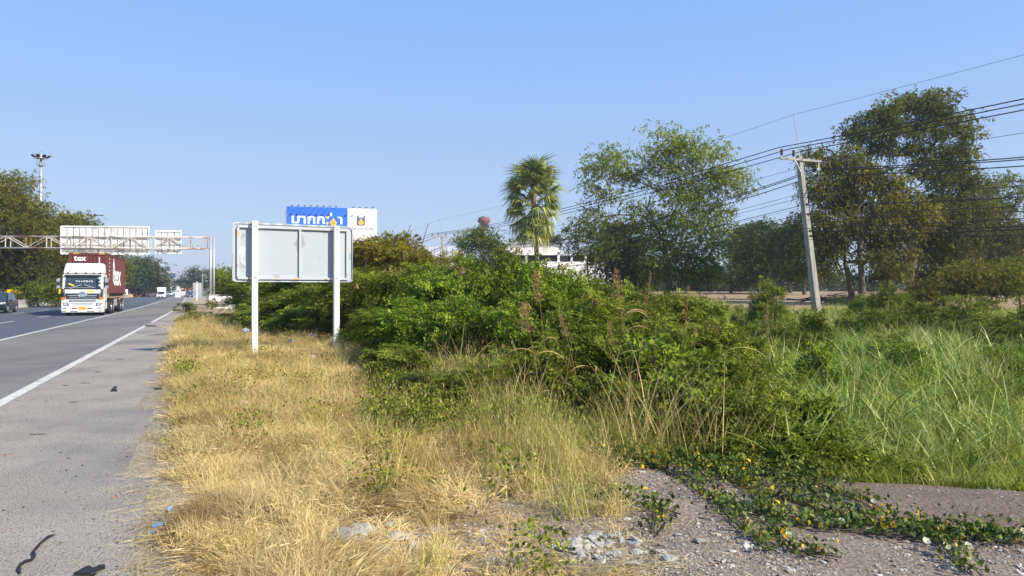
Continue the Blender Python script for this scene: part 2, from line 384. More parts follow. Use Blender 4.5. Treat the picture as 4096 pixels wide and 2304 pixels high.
# ---------------------------------------------------------------- billboard
def billboard():
    A = P(1142, 1166, 120); C = P(1508, 1166, 124); d = C-A; d.z = 0; L = d.length; ang = math.atan2(d.y, d.x)
    t = thing('billboard', 'large blue and white billboard with Thai lettering rising behind the thicket', 'billboard', (A.x, A.y, 0), ang)
    zt, zb = 15.4, 9.8; xs = L*.672
    B('bill_blue').box(.12, xs, 0, .10, zb, zt).obj('blue_panel', t)
    B('bill_white').box(xs, L-.3, 0, .10, zb, zt-.02).obj('white_panel', t)
    B('wall_grey').box(L-.3, L, .0, .9, zb, zt-.05).obj('side_panel', t)
    B('steel').box(-.1, .12, .0, .9, zb, zt).obj('side_panel', t)
    fr = B('steel')
    for x in np.linspace(.3, L-.3, 8): fr.beam((x, .5, zb), (x, .5, zt-.1), .15)
    for z in (zb+.1, (zb+zt)/2, zt-.2): fr.beam((.2, .35, z), (L-.2, .35, z), .12)
    fr.obj('back_frame', t)
    for x in (L*.3, L*.75): B('steel').tube([(x, .6, gz(A.x+x, 121)-1), (x, .6, zb)], .35, 12).obj('column', t)
    me = text_mesh('มากกว่', 2.05, 'bill_white', .05); o = link('lettering', me, t, (xs*.42, -.02, zb+3.55), (R(90), 0, 0)); o.scale = (1.2, 1, 1)
    me = text_mesh('า', 2.05, 'bill_white', .05); o = link('lettering', me, t, (xs*.875, -.02, zb+3.55), (R(90), 0, 0)); o.scale = (1.2, 1, 1)
    me = text_mesh('วิริยะประกันภัย', .72, 'ink', .0); link('lettering', me, t, ((xs+L-.3)/2+.1, -.02, zt-3.4), (R(90), 0, 0))
    def emblem(cx, cz, s, navy=True):
        pr = []
        for qx, qz, a0 in ((1, -1, -90), (1, 1, 0), (-1, 1, 90), (-1, -1, 180)):
            for k in range(5):
                a = R(a0+22.5*k); pr.append((cx+s*(qx*.72+.28*math.cos(a)), cz+s*(qz*.72+.28*math.sin(a))))
        e = B('navy' if navy else 'bill_blue').prism(pr, -.07, -.035, axis='y').obj('emblem', t)
        y = B('logo_yellow'); z0 = cz-.85*s
        y.prism([(cx-.38*s, z0), (cx+.38*s, z0), (cx+.75*s, z0+.62*s), (cx+.45*s, z0+1.0*s), (cx, z0+1.65*s), (cx-.45*s, z0+1.0*s), (cx-.75*s, z0+.62*s)], -.10, -.072, axis='y')
        y.obj('emblem_drop', e)
        u = B('navy'); pts = [(cx-.42*s, -.11, z0+1.0*s), (cx-.3*s, -.11, z0+.9*s), (cx-.27*s, -.11, z0+.5*s), (cx, -.11, z0+.36*s), (cx+.27*s, -.11, z0+.5*s), (cx+.3*s, -.11, z0+.9*s), (cx+.42*s, -.11, z0+1.0*s)]
        u.tube(pts, .05*s, 5); u.obj('emblem_curl', e)
    emblem(xs*.765, zb+3.3, .76, False); emblem((xs+L-.3)/2-.1, zt-2.15, .66)
    for a in (-.3, .3): B('logo_yellow').prism([(xs*.655, zb+3.45+a*1.8-.22), (xs*.69, zb+3.45+a*1.1-.22), (xs*.69, zb+3.45+a*1.1+.2), (xs*.655, zb+3.45+a*1.8+.2)], -.05, -.02, axis='y').obj('emblem_ray', t)
    for i in range(12):
        x = .9+i*.98 if i < 8 else xs+.7+(i-8)*1.05
        l_ = B('steel', 'black'); l_.tube([(x, .1, zt+.02), (x+.05, -.5, zt+.22), (x+.1, -1.25, zt+.05)], .035, 5); l_.cbox((x+.1, -1.3, zt+.02), (.28, .2, .14), 1)
        l_.obj('floodlight', t)
billboard()

# ---------------------------------------------------------------- gantry over the road
def truss(t, A, C, zb, zt, dep, n, mt, rad=.06):
    """four chords, posts and diagonals between A and C, each bar its own part"""
    d = (C-A); nrm = Vector((d.y, -d.x, 0)).normalized()*dep/2
    for sgn in (-1, 1):
        for z in (zb, zt):
            B(mt).tube([A+nrm*sgn+Vector((0, 0, z)), C+nrm*sgn+Vector((0, 0, z))], rad, 6).obj('chord', t)
        for i in range(n+1):
            p = A+d*i/n+nrm*sgn
            B(mt).beam(p+Vector((0, 0, zb+rad)), p+Vector((0, 0, zt-rad)), rad*1.1).obj('strut', t)
            if i < n:
                q = A+d*(i+1)/n+nrm*sgn; a, b = (zb, zt) if i % 2 else (zt, zb)
                B(mt).beam(p+Vector((0, 0, a)), q+Vector((0, 0, b)), rad*1.1).obj('diagonal', t)
    for i in range(n+1):
        p = A+d*i/n
        for z in (zb, zt): B(mt).beam(p+nrm*.95+Vector((0, 0, z+.01)), p-nrm*.95+Vector((0, 0, z+.01)), rad*.9).obj('cross_bar', t)

def gantry():
    A = Vector((-31.75, 78, 0)); C = Vector((-53.6, 76.1, 0))
    t = thing('sign_gantry', 'rusty white truss gantry across the road carrying two sign backs', 'gantry', (0, 0, 0))
    truss(t, A, C, 6.12, 7.30, .9, 11, 'truss')
    for p in (A, C):
        for s in (-.42, .42):
            q = p+Vector((.35 if p is A else -.35, s, 0))
            B('steel').tube([q+Vector((0, 0, -.3)), q+Vector((0, 0, 7.5))], [.13, .10], 12).obj('upright', t)
        B('steel').box(p.x-.1, p.x+.75 if p is A else p.x+.1, p.y-.4, p.y+.4, .05, .15).obj('base_plate', t)
    d = (C-A).normalized()
    def plate(u0, u1, v0, v1, n, rows):
        Y0 = 77.9
        a = P(u0, 1166, Y0-(835-u0)/600*1.4); b = P(u1, 1166, Y0-(835-u1)/600*1.4)
        a.y += .75; b.y += .75; z0 = EYE+(1166-v1)/F*77.5; z1 = EYE+(1166-v0)/F*77.5
        ang = math.atan2((b-a).y, (b-a).x); L = (b-a).length
        s = bpy.data.objects.new('sign_board', None); COL.objects.link(s); s.parent = t; s.location = (a.x, a.y, 0); s.rotation_euler = (0, 0, ang)
        f = B('gantry_sheet')
        for q in (((0, z0), (L, z0)), ((0, z1), (L, z1)), ((0, z0), (0, z1)), ((L, z0), (L, z1))):
            f.beam((q[0][0], -.03, q[0][1]), (q[1][0], -.03, q[1][1]), .10, .14)
        f.obj('sign_frame', s)
        wd = L/n
        for i in range(n):
            B('gantry_sheet').box(i*wd+.012, (i+1)*wd-.012, .0, .02, z0, z1).obj('panel', s)
            if i: B('rib').box(i*wd-.03, i*wd+.03, -.06, -.003, z0+.05, z1-.05).obj('rib', s)
        for z in rows: B('rib').beam((0.06, -.09, z0+(z1-z0)*z), (L-.06, -.09, z0+(z1-z0)*z), .05, .05).obj('rail', s)
    plate(227, 581, 906, 1016, 14, (.12, .34, .62)); plate(608, 711, 922, 1011, 4, (.1, .4, .7))
gantry()

def far_gantry():
    Y = 300; t = thing('sign_gantry', 'small distant cantilever gantry with a dark panelled sign above the road', 'gantry', (0, 0, 0))
    A = P(695, 1166, Y); C = P(632, 1166, Y+3); A.z = C.z = 0
    truss(t, A, C, 5.5, 7.1, .9, 6, 'white', .11)
    a = P(684, 1166, Y); B('white').tube([(a.x, Y, -.5), (a.x, Y, 7.0)], .25, 10).obj('upright', t)
    f = B('white', 'navy')
    for i in range(4):
        for j in range(2):
            p = P(651+i*13.2, 1110-j*9.5, Y-.7); f.box(p.x-.02, p.x+1.12, Y-.7, Y-.6, p.z-.02, p.z+.78, 1)
    p = P(649, 1112, Y); q = P(704, 1091, Y); f.box(p.x, q.x, Y-.55, Y-.45, p.z, q.z, 0)
    f.obj('sign_board', t)
    w_ = P(690, 1128, Y-2); B('wall_white').box(w_.x, w_.x+1.9, Y-2.4, Y-2, w_.z-.6, w_.z).obj('lower_sign', t)
far_gantry()

# ---------------------------------------------------------------- high mast lamps
def mast(u, v, Y, label, rich=True):
    p = P(u, 1166, Y); zt = EYE+(1166-v)/F*Y+.3; g = road_z(Y)
    t = thing('high_mast_lamp', label, 'street lamp', (p.x, Y, g), 0, 'floodlight masts along the median')
    H = zt-g
    B('steel').tube([(0, 0, -.3), (0, 0, H*.5), (0, 0, H)], [.28, .22, .16], 12).obj('mast', t)
    B('steel').cyl((0, 0, .1), .45, .2).obj('base', t)
    h = B('steel'); n = 8
    h.cyl((0, 0, H-.75), .5, .12, 'z', 12); h.cyl((0, 0, H-1.7), .4, .08, 'z', 12)
    for k in range(n):
        a = 2*math.pi*k/n+.2; h.tube([(.4*math.cos(a), .4*math.sin(a), H-.8), (.78*math.cos(a), .78*math.sin(a), H-.7)], .05, 5)
        h.tube([(.45*math.cos(a), .45*math.sin(a), H-.8), (.5*math.cos(a), .5*math.sin(a), H-1.7)], .035, 4)
    h.tube([(0, 0, H), (0, 0, H+1.0)], .025, 4)
    h.obj('lamp_ring', t)
    for k in range(n):
        a = 2*math.pi*k/n+.2; ca, sa = math.cos(a), math.sin(a)
        l_ = B('black', 'lamp_glass')
        c = Vector((.92*ca, .92*sa, H-.5)); x = Vector((-sa, ca, 0))*.19; y = Vector((ca*.8, sa*.8, .5))*.26; z = Vector((-ca*.6, -sa*.6, .8))*.06
        l_.hexa([c-x-y-z, c+x-y-z, c+x+y-z, c-x+y-z], [c-x-y+z, c+x-y+z, c+x+y+z, c-x+y+z], 0)
        l_.obj('floodlight', t)
mast(162, 620, 100, 'tallest floodlight mast, standing in front of the left trees')
mast(369, 858, 177, 'second floodlight mast, above the gantry sign')
mast(482, 968, 260, 'thin floodlight mast hidden behind the long gantry sign')
mast(581, 1029, 400, 'small floodlight mast above the umbrella shaped trees')
mast(628, 1065, 520, 'distant floodlight mast in the haze beside the trees')
mast(656, 1082, 600, 'most distant floodlight mast above the far gantry')

# ---------------------------------------------------------------- vehicles
ANG = math.atan(.406)
def wheel(parent, x, y, r, wd=.25, dual=False, hub='chrome', name='wheel'):
    s = 1 if x > 0 else -1
    b_ = B('rubber'); b_.tube([(x-s*wd, y, r), (x-s*wd*.95, y, r), (x-s*.02, y, r), (x, y, r)], [r*.9, r, r, r*.9], 20)
    o = b_.obj(name, parent)
    h = B(hub); h.tube([(x+s*.002, y, r), (x+s*.012, y, r)], [r*.6, r*.52], 14); h.tube([(x+s*.012, y, r), (x+s*.05, y, r)], [r*.16, r*.12], 10)
    h.obj('rim', o); return o

def container_truck():
    Y = 50.6; p = rp(-5.15, Y)
    t = thing('container_truck', 'white articulated lorry with chrome grille hauling a maroon container', 'truck', p, ANG)
    w2 = 1.22
    # cab: side profile (y, z), front at y = 0
    c = B('white_car'); c.prism([(.12, 1.05), (.10, 1.8), (.32, 2.78), (.45, 2.86), (2.2, 2.86), (2.2, .95), (.3, .95)], -w2, w2); c.obj('cab', t, bevel=.05)
    d = B('white_car')
    d.hexa([(-w2+.02, .32, 2.87), (w2-.02, .32, 2.87), (w2-.02, 2.0, 2.87), (-w2+.02, 2.0, 2.87)], [(-w2+.08, 1.0, 3.60), (w2-.08, 1.0, 3.60), (w2-.08, 2.0, 3.60), (-w2+.08, 2.0, 3.60)])
    d.obj('roof_deflector', t, bevel=.06)
    for x in (-.9, -.42, .15, .62, 1.0): B('black').cbox((x, .36, 2.93), (.13, .06, .06)).obj('roof_lamp', t)
    g = B('glass'); q = lambda z: .10+(z-1.8)*.22/.98
    g.hexa([(-1.08, q(1.92)-.012, 1.92), (1.08, q(1.92)-.012, 1.92), (1.08, q(1.92)+.03, 1.92), (-1.08, q(1.92)+.03, 1.92)],
           [(-1.04, q(2.72)-.012, 2.72), (1.04, q(2.72)-.012, 2.72), (1.04, q(2.72)+.03, 2.72), (-1.04, q(2.72)+.03, 2.72)])
    ws = g.obj('windscreen', t)
    tilt = R(90-12.6)
    link('lettering', text_mesh('ジャックオイル', .15, 'bill_white', .003, .003), ws, (.08, q(2.34)-.03, 2.34), (tilt, 0, 0))
    B('logo_yellow').hexa([(-.85, .10, 2.14), (-.55, .10, 2.00), (-.55, .11, 2.00), (-.85, .11, 2.14)], [(-.82, .12, 2.22), (-.5, .12, 2.08), (-.5, .13, 2.08), (-.82, .13, 2.22)]).obj('sticker', ws)
    for a, b in (((-.75, 1.86), (-.08, 2.12)), ((.1, 2.12), (.78, 1.86))):
        B('chrome').beam((a[0], .07, a[1]), (b[0], .12, b[1]), .03, .055).obj('wiper', t)
    for s in (-1, 1):
        sw = B('glass'); sw.hexa([(s*(w2+.004), .32, 1.95), (s*(w2+.004), 1.3, 1.95), (s*(w2-.02), 1.3, 1.95), (s*(w2-.02), .32, 1.95)], [(s*(w2+.004), .52, 2.68), (s*(w2+.004), 1.3, 2.68), (s*(w2-.02), 1.3, 2.68), (s*(w2-.02), .52, 2.68)])
        sw.obj('side_window', t)
    B('black').box(-1.1, 1.1, .09, .13, 1.80, 1.90).obj('wiper_panel', t); B('glass').hexa([(-1.1, .20, 2.66), (1.1, .20, 2.66), (1.1, .30, 2.70), (-1.1, .30, 2.70)], [(-1.1, .16, 2.76), (1.1, .16, 2.76), (1.1, .34, 2.80), (-1.1, .34, 2.80)]).obj('sun_visor', t)
    for s in (-1, 1):
        B('black').box(s*(w2+.001), s*(w2+.006), .30, .315, 1.1, 2.75).obj('door_gap', t); B('black').box(s*(w2+.001), s*(w2+.006), 1.42, 1.435, 1.1, 2.75).obj('door_gap', t)
        B('chrome').box(s*(w2+.005), s*(w2+.03), 1.2, 1.38, 1.62, 1.67).obj('door_handle', t); B('black').box(s*.95, s*1.2, .7, 1.4, .3, .36).obj('step', t)
    B('black').cbox((0, .058, 1.54), (2.0, .01, .02)).obj('panel_gap', t)
    # front panel
    B('white_car').cbox((0, .085, 1.66), (2.1, .05, .24)).obj('front_panel', t, bevel=.01)
    link('lettering', text_mesh('▪ ▪ ▪', .12, 'ink', 0, .002), t, (-.83, .055, 1.72), (R(90), 0, 0))
    B('logo_yellow').cbox((.45, .052, 1.66), (.42, .01, .13)).obj('sticker', t)
    gr = B('chrome')
    for z, h, wd in ((1.52, .05, 2.0), (1.38, .06, 1.75), (1.26, .04, 1.6), (1.12, .07, 1.9), (.93, .07, 1.7), (.76, .06, 1.4)): gr.cbox((0, .035, z), (wd, .05, h))
    gr.hexa([(-.26, .02, 1.42), (0, .0, 1.30), (.26, .02, 1.42), (0, .01, 1.43)], [(-.26, .02, 1.46), (0, .01, 1.45), (.26, .02, 1.46), (0, .0, 1.6)])
    gr.tube([(.27*math.cos(a), -.0, 1.45+.17*math.sin(a)) for a in np.linspace(0, 2*math.pi, 13)], .03, 5); gr.cbox((0, 0, 1.45), (.44, .03, .05))
    gr.obj('grille', t)
    B('black').box(-.98, .98, .06, .11, .70, 1.54).obj('grille_backing', t)
    for s in (-1, 1):
        B('black').hexa([(s*.95, .05, 1.16), (s*1.2, .05, 1.16), (s*1.2, .12, 1.16), (s*.95, .12, 1.16)], [(s*1.1, .07, 1.82), (s*1.21, .07, 1.82), (s*1.21, .12, 1.82), (s*1.1, .12, 1.82)]).obj('corner_vane', t)
        B('chrome').beam((s*1.0, .04, 1.2), (s*1.13, .055, 1.75), .03, .06).obj('vane_trim', t)
        B('amber').cbox((s*1.13, -.01, 1.19), (.24, .1, .13)).obj('indicator', t, bevel=.02)
    # bumper
    b_ = B('white_car'); b_.prism([(-.12, .22), (-.10, .7), (-.02, 1.12), (.3, 1.12), (.6, .6), (.6, .22)], -1.25, 1.25); b_.obj('bumper', t, bevel=.04)
    B('black').box(-.8, .8, -.05, .06, .70, 1.06).obj('lower_grille', t)
    for z in (1.0, .84, .74): B('chrome').cbox((0, -.075, z), (1.5-(1.0-z)*1.2, .05, .055)).obj('grille_bar', t)
    for s in (-1, 1):
        B('black').hexa([(s*.78, -.10, .66), (s*1.12, -.105, .70), (s*1.12, -.05, .70), (s*.78, -.05, .66)], [(s*.83, -.085, .88), (s*1.18, -.08, .88), (s*1.18, -.03, .88), (s*.83, -.03, .88)]).obj('headlamp_surround', t)
        B('lamp_glass').hexa([(s*.86, -.112, .70), (s*1.08, -.115, .73), (s*1.08, -.06, .73), (s*.86, -.06, .70)], [(s*.88, -.10, .84), (s*1.13, -.10, .85), (s*1.13, -.04, .85), (s*.88, -.04, .84)]).obj('headlight', t)
        B('black').cbox((s*.45, -.118, .51), (.34, .02, .05)).obj('fog_slot', t); B('black').cbox((s*1.05, -.118, .53), (.22, .02, .05)).obj('fog_slot', t)
        B('black').cbox((s*.5, -.122, .31), (.42, .02, .04)).obj('skirt_slot', t); B('black').cbox((s*1.08, -.122, .33), (.26, .02, .04)).obj('skirt_slot', t)
        m_ = B('chrome', 'black'); m_.tube([(s*1.2, .25, 2.6), (s*1.42, .15, 2.55), (s*1.42, .15, 1.95), (s*1.22, .2, 1.9)], .022, 6)
        for z in (2.42, 2.15, 1.98): m_.cbox((s*1.44, .12, z), (.2, .12, .2), 1 if z == 2.15 else 0)
        m_.obj('mirror', t, bevel=.01)
    B('chrome').cyl((1.0, .02, 2.55), .11, .06, 'y').obj('round_mirror', t); B('chrome').cyl((1.02, .0, 2.3), .10, .06, 'y').obj('round_mirror', t); B('chrome').cyl((1.0, -.02, 2.05), .10, .06, 'y').obj('round_mirror', t)
    pl = B('logo_yellow').cbox((.02, -.135, .53), (.46, .015, .21)).obj('number_plate', t)
    link('lettering', text_mesh('70-4621', .12, 'ink', .002, .002), pl, (.02, -.147, .53), (R(90), 0, 0))
    # chassis, steps, tanks, wheels
    ch = B('chassis'); ch.box(-.45, .45, .7, 13.9, .75, 1.05); ch.box(-1.0, 1.0, 3.0, 4.4, .45, 1.0); ch.obj('chassis', t)
    for y in (1.35,):
        for x in (-1.18, 1.18): wheel(t, x, y, .52, .3)
        for s in (-1, 1): B('white_car').prism([(.72, .45), (.75, .95), (1.0, 1.15), (1.7, 1.15), (1.95, .95), (2.0, .45), (1.9, .45), (1.85, .9), (1.65, 1.07), (1.05, 1.07), (.85, .9), (.82, .45)], s*.95, s*1.24).obj('mudguard', t)
    for y in (5.0, 6.3, 11.2, 12.5):
        for x in (-1.2, 1.2): wheel(t, x, y, .51, .55)
    for s in (-1, 1):
        B('steel').box(s*.6, s*1.15, 7.6, 9.2, .55, 1.15).obj('tool_box', t)
        B('tan_steel').prism([(10.5, 1.0), (10.6, 1.16), (13.2, 1.16), (13.3, 1.0), (13.25, 1.0), (13.15, 1.1), (10.65, 1.1), (10.55, 1.0)], s*.62, s*1.23).obj('mudguard', t)
        B('tan_steel').box(s*.62, s*1.22, 13.35, 13.38, .3, 1.1).obj('mud_flap', t)
    dk = B('tan_steel'); dk.box(-1.22, 1.22, 2.9, 3.4, 1.2, 1.5); dk.box(-1.22, 1.22, 14.1, 14.5, 1.2, 1.5)
    for s in (-1, 1): dk.box(s*1.06, s*1.22, 3.4, 14.1, 1.18, 1.28)
    for k in range(9): dk.box(-1.05, 1.05, 3.7+k*1.2, 3.8+k*1.2, 1.1, 1.45)
    dk.obj('trailer_deck', t)
    B('logo_yellow').box(-1.45, -1.3, .3, .36, 1.5, 1.85).obj('side_marker', t)
    # container, rests on the trailer
    k = thing('shipping_container', 'maroon forty foot container with white tex lettering carried by the lorry', 'container', rp(-5.15, Y)+Matrix.Rotation(ANG, 3, 'Z') @ Vector((0, 2.55, 1.505)), ANG)
    Lc, Hc = 12.19, 2.9
    fr = B('maroon')
    for x in (-1.22, 1.22):
        for y in (0, Lc): fr.cbox((x-math.copysign(.08, x), y+(.08 if y == 0 else -.08), Hc/2), (.16, .16, Hc))
        fr.box(min(x, x-math.copysign(.08, x)), max(x, x-math.copysign(.08, x)), .16, Lc-.16, Hc-.12, Hc); fr.box(min(x, x-math.copysign(.08, x)), max(x, x-math.copysign(.08, x)), .16, Lc-.16, 0, .16)
    for y in (0, Lc-.12): fr.box(-1.06, 1.06, y, y+.12, Hc-.14, Hc); fr.box(-1.06, 1.06, y, y+.12, 0, .16)
    fr.obj('frame', k)
    for s in (-1, 1):
        c = B('maroon'); y = .16; X0 = s*1.14; X1 = s*1.20
        pr = []; st = (Lc-.32)/42
        for i in range(42):
            a = .16+i*st; pr += [(X0, a), (X0, a+st*.3), (X1, a+st*.45), (X1, a+st*.85)]
        pr += [(X0, Lc-.16)]; vs = [(x, y, .16) for x, y in pr]+[(x, y, Hc-.12) for x, y in pr]; n = len(pr)
        c.add(vs, [(i, i+1, i+1+n, i+n) for i in range(n-1)]); c.obj('side_wall', k)
    c = B('maroon'); pr = []; st = 2.12/10
    for i in range(10):
        a = -1.06+i*st; pr += [(a, .08), (a+st*.25, .08), (a+st*.4, .03), (a+st*.85, .03)]
    pr += [(1.06, .08)]; n = len(pr); c.add([(x, y, .16) for x, y in pr]+[(x, y, Hc-.14) for x, y in pr], [(i, i+1, i+1+n, i+n) for i in range(n-1)]); c.obj('front_wall', k)
    B('maroon').box(-1.14, 1.14, .12, Lc-.12, Hc-.06, Hc-.02).obj('roof', k); B('maroon').box(-1.06, 1.06, Lc-.08, Lc-.03, .16, Hc-.14).obj('door', k)
    o = link('lettering', text_mesh('tex', .56, 'bill_white', .012, .012), k, (-.52, .015, 2.50), (R(90), 0, 0))
    B('bill_white').box(.66, .72, .01, .025, 1.95, 2.6).obj('lettering', k)
    for x in (-.75, .85):
        b_ = B('yellow')
        for i in range(5): b_.hexa([(x-.2+i*.08, -.005, Hc-.1), (x-.16+i*.08, -.005, Hc-.1), (x-.16+i*.08, 0, Hc-.1), (x-.2+i*.08, 0, Hc-.1)], [(x-.17+i*.08, -.005, Hc-.03), (x-.13+i*.08, -.005, Hc-.03), (x-.13+i*.08, 0, Hc-.03), (x-.17+i*.08, 0, Hc-.03)])
        b_.obj('hazard_stripe', k)
    s_ = link('lettering', text_mesh('tex', 2.3, 'bill_white', .05, .01), k, (1.222, 5.9, 1.35), (R(90), 0, R(90))); s_.scale = (1.6, 1.0, 1)
    b_ = B('bill_white'); b_.prism([(3.2, .95), (3.7, .75), (4.2, .95), (4.1, 2.2), (3.7, 2.65), (3.3, 2.2)], 1.215, 1.225)
    b_.prism([(3.4, 1.1), (3.7, 1.0), (4.0, 1.1), (3.9, 1.9), (3.7, 2.0), (3.5, 1.9)], 1.226, 1.23); b_.mats.append(M['maroon'])
    for i in range(8, len(b_.m)): b_.m[i] = 1
    b_.obj('emblem', k)
    b_ = B('bill_white')
    for i in range(6): b_.box(1.215, 1.225, .9, 1.12, 2.45-i*.28, 2.55-i*.28)
    b_.obj('lettering', k)
container_truck()

def car(name, label, cat, loc, paint, L=4.3, W=1.78, H=1.55, boxy=False, front=True, group=None, rz=None, open_top=False):
    """car with its front at local -Y"""
    t = thing(name, label, cat, loc, ANG if rz is None else rz, group); w2 = W/2; h = H
    bl = .36*h+.32
    b_ = B(paint)
    b_.prism([(-L/2+.05, .3), (-L/2, .5), (-L/2+.03, .72), (-L/2+.25, .62*h*.85), (-L/2+L*.26, bl*1.02+.04), (L/2-.12, bl*1.08), (L/2, .7), (L/2-.03, .35), (L/2-.2, .22), (-L/2+.3, .2)], -w2, w2)
    b_.obj('body', t, bevel=.07)
    y0, y1 = -L/2+L*.25, L/2-.12; r0, r1 = (-L/2+L*.45, L/2-L*.16)
    if boxy: r1 = y1-.1
    g = B(paint); g.hexa([(-w2+.06, y0, bl), (w2-.06, y0, bl), (w2-.06, y1, bl), (-w2+.06, y1, bl)], [(-w2+.22, r0, h), (w2-.22, r0, h), (w2-.22, r1, h), (-w2+.22, r1, h)])
    g.obj('roof', t, bevel=.05)
    # glass, 6 mm proud of the greenhouse faces
    def face(a, b, c, d, nm):
        q = [Vector(x) for x in (a, b, c, d)]; nn = (q[1]-q[0]).cross(q[3]-q[0]).normalized(); ctr = sum(q, Vector())/4
        if nn.dot(ctr-Vector((0, 0, .9))) < 0: nn = -nn
        q = [ctr+(x-ctr)*.88 for x in q]; gb = B('glass'); gb.hexa([x-nn*.01 for x in q], [x+nn*.008 for x in q]); gb.obj(nm, t)
    xb, xt = w2-.06, w2-.22
    face((-xb, y0, bl), (xb, y0, bl), (xt, r0, h), (-xt, r0, h), 'windscreen'); face((-xb, y1, bl), (xb, y1, bl), (xt, r1, h), (-xt, r1, h), 'rear_window')
    for s in (-1, 1):
        ym, rm = (y0+y1)/2, (r0+r1)/2
        face((s*xb, y0+.1, bl), (s*xb, ym, bl), (s*xt, rm, h), (s*xt, r0+.05, h), 'side_window'); face((s*xb, ym, bl), (s*xb, y1-.1, bl), (s*xt, r1-.05, h), (s*xt, rm, h), 'side_window')
        for y in (-L/2+.85, L/2-.8): wheel(t, s*(w2+.01), y, .33, .22, hub='steel')
        B('lamp_glass').hexa([(s*(w2-.55), -L/2-.02, .68), (s*(w2-.02), -L/2+.1, .7), (s*(w2-.02), -L/2+.3, .7), (s*(w2-.55), -L/2+.1, .68)], [(s*(w2-.5), -L/2+.04, .80), (s*(w2-.01), -L/2+.2, .86), (s*(w2-.01), -L/2+.35, .86), (s*(w2-.5), -L/2+.2, .80)]).obj('headlight', t)
        B(paint).cbox((s*(w2+.1), y0+.25, bl+.08), (.2, .12, .14)).obj('mirror', t, bevel=.02)
        B('red_lens').cbox((s*(w2-.15), L/2-.02, .85), (.25, .06, .16)).obj('tail_light', t)
        B('black').prism([(-L/2+.45, .2), (-L/2+.5, .62), (-L/2+.7, .76), (-L/2+1.0, .76), (-L/2+1.2, .62), (-L/2+1.25, .2)], s*(w2-.1), s*(w2+.004)).obj('wheel_arch', t)
    B('black').cbox((0, -L/2-.0, .42), (W*.6, .06, .14)).obj('lower_grille', t); B('chrome').cbox((0, -L/2-.01, .6), (W*.5, .04, .05)).obj('grille', t)
    B('white').cbox((0, -L/2-.03, .45), (.36, .02, .12)).obj('number_plate', t)
    return t
car('parked_car', '', 'car', (0, 0, 0), 'dark_blue_car') if False else None
car('suv', 'dark navy car cut off by the left edge of the picture', 'car', rp(-12.35, 57.9), 'dark_blue_car', 4.3, 1.8, 1.56)
t = car('pickup', 'white pickup with a tall white cargo box driving in the middle lane', 'pickup truck', rp(-5.3, 178), 'white_car', 4.9, 1.85, 1.6)
bx = B('white_car'); bx.box(-.95, .95, -.2, 2.45, .85, 2.65); bx.obj('cargo_box', t, bevel=.04)
bx = B('white_car'); bx.hexa([(-.8, -.9, 1.62), (.8, -.9, 1.62), (.8, -.2, 1.62), (-.8, -.2, 1.62)], [(-.85, -.3, 2.6), (.85, -.3, 2.6), (.85, -.2, 2.6), (-.85, -.2, 2.6)]); bx.obj('wind_deflector', t)
car('suv', 'silver people carrier following the white pickup', 'car', rp(-5.6, 285), 'silver_car', 4.5, 1.95, 1.75, True)
car('hatchback', 'far dark hatchback, left of two cars together', 'car', rp(-6.3, 385), 'silver_car', 4.2, 1.8, 1.5)
car('hatchback', 'far white hatchback beside a dark car', 'car', rp(-3.9, 405), 'white_car', 4.2, 1.8, 1.5)
def orange_truck():
    p = rp(-1.6, 430); t = thing('cargo_truck', 'distant orange lorry with a white roof load', 'truck', p, ANG)
    B('orange_paint').box(-1.1, 1.1, 0, 1.8, .5, 2.5).obj('cab', t, bevel=.08); B('glass').box(-.95, .95, -.03, .02, 1.4, 2.1).obj('windscreen', t)
    B('white_car').box(-.6, .6, .3, 1.4, 2.52, 3.2).obj('roof_sign', t); B('orange_paint').box(-1.15, 1.15, 1.9, 7, .9, 2.7).obj('cargo_bed', t)
    B('white_car').box(-.9, .9, -.06, .0, .55, .75).obj('bumper', t)
    for y in (.9, 5.5):
        for x in (-1.1, 1.1): wheel(t, x, y, .45, .3)
    for s in (-1, 1): B('lamp_glass').cbox((s*.8, -.03, .95), (.3, .06, .2)).obj('headlight', t)
orange_truck()
# vehicles parked by the roadside stall
for i, (u, Y, pt, lb) in enumerate(((745, 235, 'white_car', 'white car parked at the far roadside stall'), (757, 215, 'dark_blue_car', 'dark car parked next to the white one at the stall'), (764, 255, 'silver_car', 'silver car half hidden behind the leaning board'))):
    p = P(u, 1166, Y); car('parked_car', lb, 'car', (p.x, Y, gz(p.x, Y)), pt, 4.3, 1.75, 1.5, rz=ANG+.15*i)
p = P(872, 1166, 96); car('parked_pickup', 'white vehicle roof showing above the whitewashed block', 'pickup truck', (p.x, 96, gz(p.x, 96)), 'white_car', 4.8, 1.85, 1.75, rz=R(20))

# ---------------------------------------------------------------- barriers
prof = [(-.30, 0), (-.30, .08), (-.14, .28), (-.09, .78), (.09, .78), (.14, .28), (.30, .08), (.30, 0)]
bar_me = B('concrete').prism(prof, -1.96, 1.96, axis='y').mesh('concrete_barrier', .012)
y = 34.
i = 0
while y < 205:
    a, b = rp(-14.7, y), rp(-14.7, y+4*CS); o = link('concrete_barrier', bar_me, None, (a+b)/2); o.rotation_euler = (0, 0, math.atan2(-(b-a).x, (b-a).y)); o.location.z += .03; o.rotation_euler.y = random.uniform(-.02, .02)
    tag(o, 'stained concrete barrier segment in the row between the road and the left trees', 'barrier', 'concrete barrier segments along the median'); y += 4*CS; i += 1
om = [B(m).prism([(-.28, 0), (-.25, .3), (-.1, .42), (-.08, .9), (.08, .9), (.1, .42), (.25, .3), (.28, 0)], -.95, .95, axis='y').mesh('plastic_barrier', .02) for m in ('orange', 'white')]
y = 207.
